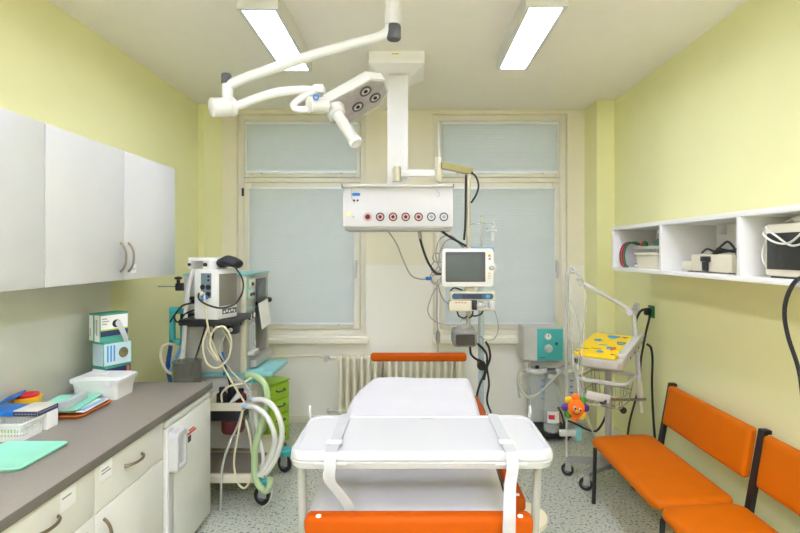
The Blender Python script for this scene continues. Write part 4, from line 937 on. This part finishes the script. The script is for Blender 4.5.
for k, (m, y) in enumerate((('red',3.685),('gsocket',3.655))):
    solo('rubber_bulb', MB().ball((1.70,y-.03,B0+.165),.02,.02,.028), m, ('red','green')[k]+' rubber bulb on top of the shelf basket', 'bulb', (1.70,y-.03,B0+.14))
ce = thing('beige_device', 'cream stepped desktop device in the middle compartment of the wall shelf', 'medical device', (1.70,2.70,B0))
part('housing', MB().box(1.60,1.82,2.50,2.86,B0+.006,B0+.10,.008), 'cream', ce)
part('step', MB().box(1.60,1.82,2.861,2.96,B0+.006,B0+.058,.006), 'cream', ce)
part('foot', MB().box(1.62,1.64,2.53,2.55,B0,B0+.006).box(1.62,1.64,2.91,2.93,B0,B0+.006).box(1.78,1.80,2.53,2.93,B0,B0+.006), 'dgrey', ce)
part('connector', MB().box(1.585,1.60,2.665,2.745,B0+.06,B0+.09,.005).box(1.582,1.60,2.685,2.725,B0+.01,B0+.06,.006), 'black', ce)
s = MB()
for k in range(5):
    ph = k*.7; z = B0+.11+.004*k
    s.tube([(1.70+.06*math.cos(a*PI/4)*(1-.05*k),2.66+.13*math.sin(a*PI/4+ph*.08)*(1-.08*k),z+.01*math.sin(a*1.7+ph)) for a in range(8)],.0055,6,True,4,True)
s.tube([(1.63,2.80,B0+.11),(1.625,2.74,B0+.13),(1.63,2.68,B0+.118),(1.62,2.60,B0+.15),(1.625,2.56,B0+.165),(1.63,2.51,B0+.12),(1.61,2.46,B0+.07),(1.61,2.44,B0+.04)],.006,6)
solo('power_lead', s, 'rubber', 'black lead bundled on top of the cream stepped device', 'cable', (1.70,2.66,B0+.10))
cr = thing('small_monitor', 'small beige monitor with black screen in the near shelf compartment', 'monitor', (1.70,2.09,B0))
part('housing', MB().box(1.575,1.80,1.965,2.225,B0+.008,B0+.235,.01), 'cream', cr)
part('screen', MB().box(1.571,1.576,1.99,2.208,B0+.038,B0+.195,.002), 'screenk', cr)
part('foot', MB().box(1.59,1.61,1.98,2.21,B0,B0+.009).box(1.76,1.78,1.98,2.21,B0,B0+.009), 'dgrey', cr)
part('side_strip', MB().box(1.571,1.577,1.968,1.982,B0+.02,B0+.22,.002), mat('blue_grey_strip',(120,160,175),.4), cr)
for pts, lab in (([(1.60,2.23,B0+.22),(1.562,2.215,B0+.19),(1.557,2.14,B0+.155),(1.556,2.06,B0+.15),(1.556,1.99,B0+.19),(1.57,1.94,B0+.245)], 'white lead drooping across the small shelf monitor, lower loop'),
                 ([(1.62,2.235,B0+.225),(1.562,2.20,B0+.22),(1.557,2.12,B0+.175),(1.556,2.05,B0+.14),(1.556,1.98,B0+.15),(1.56,1.90,B0+.19)], 'white lead drooping across the small shelf monitor, crossing the other'),
                 ([(1.65,2.20,B0+.245),(1.64,2.12,B0+.262),(1.63,2.05,B0+.265),(1.64,1.97,B0+.25)], 'white lead lying on top of the small shelf monitor'),
                 ([(1.60,2.235,B0+.20),(1.59,2.25,B0+.14),(1.585,2.255,B0+.09),(1.59,2.24,B0+.05)], 'thin white lead hanging left of the small shelf monitor')):
    cable('monitor_lead', [Vector(p) for p in pts], .0045, 'hosew', lab, 'cable', 'white leads on the small shelf monitor')
solo('lead_plug', MB().box(1.60,1.625,2.03,2.10,B0+.2365,B0+.262,.006), 'wplastic', 'white plug lying on top of the small shelf monitor', 'plug', (1.61,2.06,B0+.2365))
cable('mains_lead', [Vector(p) for p in ((1.60,1.90,B0+.02),(1.535,1.965,B0+.012),(1.522,2.01,1.545),(1.52,2.035,1.46),(1.53,2.03,1.36),(1.56,2.01,1.22),(1.59,2.02,1.05),(1.62,2.02,.93),(1.66,2.02,.875),(1.725,2.05,.822))], .0085, 'rubber', 'thick black lead hanging from the shelf down to the bench')
# wall sockets
t = thing('wall_socket', 'white wall socket on the right wall left of the green one', 'socket', (XR,4.17,1.23))
part('plate', MB().box(XR-.012,XR,4.13,4.21,1.19,1.275,.004), 'wplastic', t); part('socket_well', MB().cyl((XR-.028,4.17,1.232),(XR-.012,4.17,1.232),.03), 'wplastic', t)
t = thing('wall_socket', 'green wall socket with black plug on the right wall', 'socket', (XR,3.92,1.23))
part('plate', MB().box(XR-.012,XR,3.875,3.965,1.185,1.28,.004), 'gsocket', t)
solo('mains_plug', MB().box(XR-.06,XR-.0125,3.90,3.945,1.205,1.26,.012), 'rubber', 'black plug in the green wall socket', 'plug', (XR-.04,3.92,1.23))
def W(px, py, X=1.862): y = X*F/(px-CX); return P(px, py, y)
cable('cart_lead', [W(649,311,1.84),W(644,309.5,1.82),W(640,312,1.80),W(636.5,319,1.78),W(635,327,1.77),P(635,338,3.93)], .009, 'rubber', 'black lead bowing left from the green socket to the cart')
cable('cart_lead', [W(650,315,1.845),W(648.5,322),W(646,332),W(643.5,345),W(641,360),W(639,385),W(634,405),W(630,420),W(628,432),W(626,452),Vector((1.86,4.30,.02))], .009, 'rubber', 'black lead running down from the green socket behind the cart')
cable('cart_lead', [P(647,344,3.84),W(651,348,1.83),W(652.5,360),W(652,380),W(652.5,400),W(653.5,420),W(655,440)], .009, 'rubber', 'black lead hanging down right of the cart beside the bench')
cable('floor_lead', [(558,407,4.3),(562,415,4.25),(565,428,4.2),(567,432,4.15),(565,424,4.1),(568,421,4.05),(578,425,4.0),(588,430,3.95),(596,431,3.9),(602,424,3.85),(607,413,3.85),(613,405,3.82)], .008, 'rubber', 'black lead sagging low behind the toy to the cart column')
# ------------------------------------------------------------------ right: suction unit by the back wall
su = thing('suction_unit', 'teal fronted floor suction unit with jars under the right window', 'suction unit', (1.25,4.7,0))
hy = 4.60; h0, h1 = P(524,327.5,hy), P(563,361,hy)
xs = P(536.5,340,hy).x
part('control_head', MB().loft([[Vector((x,y,z)) for x, y in ((h0.x,hy+.12),(h0.x+.01,hy+.06),(xs,hy),(h1.x,hy),(h1.x,hy+.24),(h0.x,hy+.24))] for z in (h1.z,h0.z)]), 'lgrey', su)
part('front_panel', MB().box(xs+.004,h1.x-.002,hy-.008,hy,h1.z+.006,h0.z-.012,.003), 'teal', su)
q = P(548,336.5,hy-.008); g = MB().cyl(q,q+Vector((0,-.012,0)),.031); g.mat(1).cyl(q+Vector((0,-.012,0)),q+Vector((0,-.0135,0)),.025); g.mat(2).box(q.x-.003,q.x+.003,hy-.0225,hy-.0215,q.z-.004,q.z+.02)
part('gauge', g, ['cream','paper','black'], su)
q = P(548.5,348.5,hy-.008); part('regulator_knob', MB().lathe(q,q+Vector((0,-.035,0)),[(0,.038),(.2,.038),(.4,.028),(1,.024)],22), 'wplastic', su)
q = P(556.3,343.5,hy-.008); part('switch', MB().cyl(q,q+Vector((0,-.012,0)),.014), mat('dark_teal',(20,95,95),.4), su)
q = P(541,357.5,hy-.008); part('name_strip', MB().box(q.x-.02,q.x+.04,hy-.0095,hy-.0085,q.z-.004,q.z+.004), mat('dark_teal',(20,95,95),.4), su)
part('column', MB().box(1.12,1.40,4.70,4.80,.10,h1.z,.01), mat('pale_grey_column',(196,198,190),.5), su)
part('jar_rail', MB().box(1.10,1.44,4.60,4.70,.595,.625,.006), 'wplastic', su)
part('base', MB().box(1.13,1.44,4.47,4.84,.03,.075,.012), 'black', su)
for x in (1.16,1.41):
    for y in (4.52,4.80): part('foot', MB().cyl((x,y,0),(x,y,.03),.018), 'rubber', su)
for cxp, lab in ((1.165,'left'),(1.425,'right')):
    j = part('suction_jar', MB().lathe((cxp,4.62,.27),(cxp,4.62,.595),[(0,.06),(.03,.068),(1,.075)],24), 'clear', su)
    part('jar_lid', MB().lathe((cxp,4.62,.585),(cxp,4.62,.625),[(0,.085),(.5,.088),(.7,.06),(1,.05)],24), 'wplastic', j)
    part('jar_valve', MB().cyl((cxp,4.62,.625),(cxp,4.62,.65),.018), 'black', j)
    s = MB()
    for k in range(4): s.box(cxp+.02,cxp+.05,4.5445,4.5455,.36+.055*k,.372+.055*k)
    part('scale_mark', s, 'blue', j)
part('mouth', MB().box(1.25,1.33,4.59,4.60,.61,.635,.006), 'dgrey', su)
part('side_tube', MB().tube([(1.09,4.62,.61),(1.02,4.60,.615),(.985,4.60,.58),(.98,4.60,.48),(1.0,4.60,.36)],.010), 'tubec', su)
part('side_bracket', MB().box(1.05,1.10,4.60,4.64,.585,.63,.005).cyl((1.06,4.61,.63),(1.06,4.61,.68),.014), 'wplastic', su)
cable('suction_tube', [(570,363,4.45),(562,370,4.42),(552,381,4.40),(543,390,4.40),(534,397,4.42),(526,396,4.45),(520,388,4.5),(518,375,4.55)], .012, 'tubec', 'clear suction tube sagging across the big bottle', 'tube')
bt = thing('collection_bottle', 'big clear bottle with red and white label on the suction unit base', 'bottle', (1.275,4.535,.0755))
part('bottle', MB().lathe((1.275,4.535,.0755),(1.275,4.535,.56),[(0,.062),(.02,.072),(.13,.074),(.15,.069),(.17,.074),(.29,.074),(.31,.069),(.33,.074),(.60,.074),(.62,.069),(.64,.074),(.68,.074),(.70,.069),(.72,.074),(.80,.066),(.9,.04),(.96,.028),(1,.028)],28), 'clear', bt)
lb = MB(); lb.loft([[Vector((1.275+.0755*math.cos(a),4.535+.0755*math.sin(a),z)) for a in [math.radians(-135+10*k) for k in range(13)]] for z in (.17,.275)],False,False,False)
lb.mat(1).loft([[Vector((1.275+.0765*math.cos(a),4.535+.0765*math.sin(a),z)) for a in [math.radians(-125+10*k) for k in range(5)]] for z in (.205,.245)],False,False,False)
lb.mat(2).loft([[Vector((1.275+.0765*math.cos(a),4.535+.0765*math.sin(a),z)) for a in [math.radians(-45+7*k) for k in range(4)]] for z in (.17,.275)],False,False,False)
part('label', lb, ['paper','red','porange'], bt)
part('cap', MB().cyl((1.275,4.535,.56),(1.275,4.535,.585),.033), 'wplastic', bt)
part('liquid', MB().lathe((1.275,4.535,.08),(1.275,4.535,.125),[(0,.058),(.2,.068),(1,.07)],24), 'clear', bt)
# ------------------------------------------------------------------ right: baby cart
bc = thing('baby_cart', 'white baby scale cart with yellow printed cover and hose arm', 'baby cart', (1.44,3.68,0))
C0 = Vector((1.40,3.62,1.02)); ang = math.radians(-38)
R = Matrix.Translation(C0) @ Matrix.Rotation(ang,4,'Z') @ Matrix.Rotation(math.radians(10),4,'X')
HW, HL = .145, .235
def lp(w, d, r, z, cx=0, cy=0): return rrect(cx,cy,w,d,r,z)
b = MB(); b.M = R; b.loft([lp(.28,.47,.04,-.095,.015,.03),lp(.33,.55,.045,-.07,.02,.035),lp(.345,.575,.045,-.02,.02,.035),lp(.335,.565,.04,-.008,.02,.035)])
part('bed_body', b, 'lgrey', bc)
b = MB(); b.M = R; b.box(HW-.005,HW+.055,-.18,.32,-.008,.022,.008); part('side_ledge', b, 'wplastic', bc)
b = MB(); b.M = R
for k in range(4): b.cyl((HW+.052,-.08+.11*k,-.035),(HW+.0545,-.08+.11*k,-.035),.009)
part('port', b, 'dgrey', bc)
b = MB(); b.M = R; b.box(-.15,-.09,-.262,-.2535,-.05,-.012,.003); b.mat(1)
for k in range(3): b.box(-.143+.018*k,-.131+.018*k,-.264,-.262,-.045,-.017)
part('vent', b, ['grey','dgrey'], bc)
cv = MB(); cv.M = R
cv.loft([lp(2*HW-.01,2*HL,.02,-.007),lp(2*HW,2*HL+.01,.022,.004),lp(2*HW-.006,2*HL+.004,.02,.014),lp(2*HW-.03,2*HL-.02,.016,.018)])
def blob(mi, cx, cy, rx, ry, ph=0, lob=.15, k=3):
    cv.mat(mi).loft([[Vector((cx+rx*s*(1+lob*math.sin(k*a+ph))*math.cos(a), cy+ry*s*(1+lob*math.sin(k*a+ph))*math.sin(a), z)) for a in [2*PI*i/20 for i in range(20)]] for z, s in ((.0178,1),(.0192,.97))])
blob(1,.02,.16,.045,.035); blob(1,-.06,.06,.032,.026,1,.25,5); blob(1,.06,-.08,.026,.03,.5); blob(2,.085,-.085,.022,.035,2,.25,4); blob(1,.02,-.17,.026,.022,2,.2); blob(1,.105,.04,.03,.034); blob(0,.105,.04,.022,.026)
blob(3,.10,.17,.02,.012,0,.4,3); blob(3,-.10,-.14,.03,.007,1,.4,2); blob(3,-.02,-.12,.03,.006,1,.4,2); blob(3,.115,-.20,.016,.01,1,.4,3); blob(3,-.125,-.21,.01,.012); blob(1,.0,-.03,.034,.008,0,.3,2); blob(2,.05,.175,.02,.012,1)
part('printed_cover', cv, ['babyy','pblue','porange','dgrey'], bc)
cxx, cyy = 1.46, 3.70
part('column', MB().cyl((cxx,cyy,.10),(cxx,cyy,.94),.024).cyl((cxx,cyy,.55),(cxx,cyy,.70),.03), 'mgrey', bc)
Rr = Matrix.Translation((1.415,3.61,0)) @ Matrix.Rotation(ang,4,'Z')
s = MB(); s.M = Rr; s.tube([Vector((p.x,p.y,.80)) for p in rrect(0,0,.33,.36,.05,0,5)],.0135,8,False,1,True)
part('guard_rail', s, 'wplastic', bc)
s = MB(); s.M = Rr
for z, k in ((.70,1),(.62,.9)): s.tube([Vector((p.x*k,p.y*k,z)) for p in rrect(0,0,.28,.30,.04,0,4)],.004,6,False,1,True)
for p in rrect(0,0,.28,.30,.04,0,2): s.tube([Vector((p.x*.9,p.y*.9,.62)),Vector((p.x,p.y,.70)),Vector((p.x*1.1,p.y*1.15,.80))],.003,6,False)
for k in range(7): s.tube([(-.12+.04*k,-.13,.62),(-.12+.04*k,.13,.62)],.003,6,False)
part('wire_basket', s, 'chrome', bc)
part('clamp_bar', MB().tube([(cxx-.05,cyy-.03,.62),(1.62,3.66,.62),(1.735,3.70,.61)],.010,8,False), 'steel', bc)
part('clamp_knob', MB().lathe((1.335,3.50,.665),(1.32,3.44,.675),[(0,.012),(.4,.024),(1,.026)],14).lathe((1.475,3.50,.60),(1.475,3.47,.60),[(0,.02),(1,.024)],14), 'black', bc)
casters_ = [((1.20,3.80),55),((1.255,3.56),60),((1.60,3.56),10),((1.62,3.86),0)]
s = MB()
for (x, y), _ in casters_:
    dv = Vector((x-cxx,y-cyy,0)); nv = Vector((-dv.y,dv.x,0)).normalized()
    s.loft([[Vector((cxx,cyy,0))+dv*t+nv*wd*a+Vector((0,0,z)) for a, z in ((1,.125-.01*t),(-1,.125-.01*t),(-1,.16-.02*t),(1,.16-.02*t))] for t, wd in ((0,.045),(1.06,.028))])
s.cyl((cxx,cyy,.12),(cxx,cyy,.185),.06)
part('base', s, 'grey', bc)
for (x, y), a in casters_: caster(bc, x, y, .046, .125, a, .02)
px_ = P(566.5,300,3.80).x
part('hose_pole', MB().cyl((px_,3.80,.145),(px_,3.80,.45),.008).cyl((px_,3.80,.45),(px_,3.80,1.54),.0115), 'lgrey', bc)
k = MB().box(px_-.05,px_+.07,3.79,3.83,.30,.345,.006); k.mat(1).box(px_+.07,px_+.115,3.785,3.835,.265,.36,.006); part('pole_weight', k, ['wplastic','paleteal'], bc)
s = MB(); s.tube([P(640,398,3.70),P(637,352,3.70),P(633.5,312,3.70)],.017,10,False); part('arm_upright', s, 'wplastic', bc)
part('arm_upright_collar', MB().cyl(P(639.5,396,3.70),P(641.5,412,3.70),.015).cyl(P(639,380,3.70),P(640,396,3.70),.024), 'cream', bc)
s = MB(); q = P(632,312,3.70); s.lathe(q+Vector((-.03,-.03,0)),q+Vector((.03,.03,0)),[(0,.024),(1,.024)],16)
part('arm_joint', s, 'wplastic', bc)
e = P(584,284,3.78)
part('hose_arm', MB().tube([P(632,311,3.70),P(610,298,3.74),e],.0165,10,False), 'wplastic', bc)
s = MB().tube([e,P(580,277,3.79),P(575,271,3.80),P(570,267,3.80),P(567,270,3.80)],.011,8); s.ball(P(579,279,3.78),.022,.02,.012).ball(P(573,272,3.8),.02,.02,.013).ball(P(580,284,3.78),.02,.02,.012)
part('arm_hook', s, 'lgrey', bc)
for pts, r, lab in (([(584,286,3.76),(586,293,3.75),(585,315,3.72),(583,330,3.7),(582.5,345,3.42),(582,372,3.42),(584,400,3.45),(590,425,3.45),(597,440,3.45)], .005, 'thin clear tube hanging from the hose arm over the yellow cover'),
                    ([(570,268,3.79),(568.5,283,3.78),(569,311,3.76),(571,334,3.74),(573,355,3.5),(574,372,3.45)], .006, 'clear tube hanging beside the hose pole left of the cart'),
                    ([(570,300,3.8),(577,318,3.78),(580,335,3.74),(579,352,3.5),(578,370,3.42)], .004, 'fine clear tube bowing right of the hose pole')):
    cable('arm_tube', pts, r, 'tubec', lab, 'tube', 'clear tubes on the cart hose arm')
rm = thing('remote_handset', 'white remote handset hanging in the wire basket of the baby cart', 'handset', tuple(P(598,397,3.45)))
s = MB(); s.M = Matrix.Translation(P(598,397,3.45)) @ Matrix.Rotation(math.radians(12),4,'Y'); s.box(-.085,.085,-.012,.012,-.03,.03,.012); part('shell', s, 'wplastic', rm)
s = MB(); s.M = Matrix.Translation(P(598,397,3.45)) @ Matrix.Rotation(math.radians(12),4,'Y')
for k in range(5): s.cyl((-.06+.028*k,-.012,.0),(-.06+.028*k,-.0145,.0),.007,None,10)
part('key', s, 'lgrey', rm)
# plush sun toy
tc = P(576,408,3.30); ty = thing('plush_toy', 'orange smiling plush toy with coloured petals hanging on the baby cart', 'soft toy', tuple(tc))
part('face', MB().ball(tc,.058,.04,.058,20,14), 'plush', ty)
for k in range(8):
    a = math.radians(100-45*k-12); m = ['plush','plushg','plushp','plushy','plush','plushg','plushp','plushy'][k]
    q = tc+Vector((.066*math.cos(a),.012,.066*math.sin(a)))
    part('petal', MB().ball(q,.027,.02,.027,12,8), m, ty, label={'plush':'orange petal','plushg':'green petal','plushp':'purple petal','plushy':'yellow petal'}[m])
for dx, dz in ((-.02,.012),(.014,.0)):
    e = MB().ball(tc+Vector((dx,-.038,dz)),.010,.006,.013,10,8); e.mat(1).ball(tc+Vector((dx+.002,-.043,dz-.003)),.006,.003,.008,8,6)
    part('eye', e, ['wplastic','rubber'], ty)
part('nose', MB().ball(tc+Vector((-.008,-.043,-.01)),.011,.01,.009,10,8), 'plushy', ty)
part('mouth', MB().tube([tc+Vector(v) for v in ((-.032,-.034,-.012),(-.022,-.038,-.026),(-.004,-.04,-.03),(.012,-.037,-.024))],.0035,6), 'rubber', ty)
part('hanging_loop', MB().tube([tc+Vector((.02,.01,.07)),tc+Vector((.03,.05,.13)),tc+Vector((.045,.10,.20))],.003,6), 'wplastic', ty)
# ------------------------------------------------------------------ right: orange waiting bench
be = thing('waiting_bench', 'orange two-seat waiting bench with black legs along the right wall', 'bench', (1.5,2.5,0))
def cushion(y0, y1):
    cx, cy, w, d = 1.43, .5*(y0+y1), .42, y1-y0; m = MB()
    def lp(i, z, tilt=.02): return [Vector((p.x,p.y,z+tilt*(p.x-1.22)/.42)) for p in rrect(cx,cy,w-2*i,d-2*i,.075-i*.6,0,8)]
    m.loft([lp(.02,.395),lp(.004,.402),lp(0,.418),lp(.004,.432),lp(.016,.442),lp(.04,.447),lp(.10,.449)]); return m
for y0, y1 in ((2.492,3.425),(1.555,2.488)):
    part('seat', cushion(y0,y1), 'orange', be)
def back(y0, y1):
    m = MB(); cy, d = .5*(y0+y1), y1-y0; ti = .17
    def lp(i, x): return [Vector((x+(p.y)*ti*1.0, cy+p.x, .685+p.y)) for p in rrect(0,0,d-2*i,.255-2*i,.02-min(i,.012),0,5)]
    m.loft([lp(.01,1.725),lp(.002,1.722),lp(0,1.71),lp(.003,1.698),lp(.012,1.692),lp(.03,1.69)]); return m
for y0, y1 in ((2.515,3.335),(1.60,2.435)): part('backrest', back(y0,y1), 'orange', be)
for y in (3.35,2.475,1.58):
    p = MB().loft([[Vector((x-.012,y-.02,z)),Vector((x+.012,y-.02,z)),Vector((x+.012,y+.02,z)),Vector((x-.012,y+.02,z))] for x, z in ((1.735,0),(1.67,.40),(1.745,.82))])
    p.box(1.735,1.775,y-.02,y+.02,.80,.822,.004)
    part('back_post', p, 'black', be)
    f = MB().tube([(1.235,y+.03 if y > 3 else y,0),(1.245,y+.03 if y > 3 else y,.37),(1.26,y,.392),(1.30,y,.396),(1.66,y,.396)],.0135,8,False)
    part('leg', f, 'black', be)
s = MB()
for x in (1.32,1.60): s.box(x-.012,x+.012,1.58,3.37,.372,.396,.003)
part('seat_rail', s, 'black', be)
# ------------------------------------------------------------------ daylight behind the blinds, camera, exposure
wd = bpy.data.worlds.new('World'); SC.world = wd; wd.use_nodes = True
nt = wd.node_tree; bg = nt.nodes['Background']
sk = nt.nodes.new('ShaderNodeTexSky'); sk.sky_type = 'HOSEK_WILKIE'
sk.sun_direction = (0.3,-.6,.5); sk.turbidity = 6
hs = nt.nodes.new('ShaderNodeHueSaturation'); hs.inputs['Saturation'].default_value = .45
nt.links.new(sk.outputs['Color'], hs.inputs['Color']); nt.links.new(hs.outputs['Color'], bg.inputs['Color']); bg.inputs['Strength'].default_value = 3.0
cd = bpy.data.cameras.new('camera'); cam = bpy.data.objects.new('camera', cd); COL.objects.link(cam)
cam.location = (0,0,H); cam.rotation_euler = (PI/2,0,0)
cd.sensor_width = 36; cd.sensor_fit = 'HORIZONTAL'; cd.lens = 36*F/800
cd.shift_x = -(CX-400)/800; cd.shift_y = -(266.5-CY)/800
cd.clip_start = .05; cd.clip_end = 60
SC.camera = cam
vs = SC.view_settings; vs.view_transform = 'Standard'; vs.look = 'None'; vs.gamma = 1; vs.use_curve_mapping = False; vs.exposure = 2.42
SC.cycles.max_bounces = 12; SC.cycles.diffuse_bounces = 10; SC.cycles.transparent_max_bounces = 12
SC.cycles.use_denoising = True; SC.cycles.caustics_reflective = False; SC.cycles.caustics_refractive = False
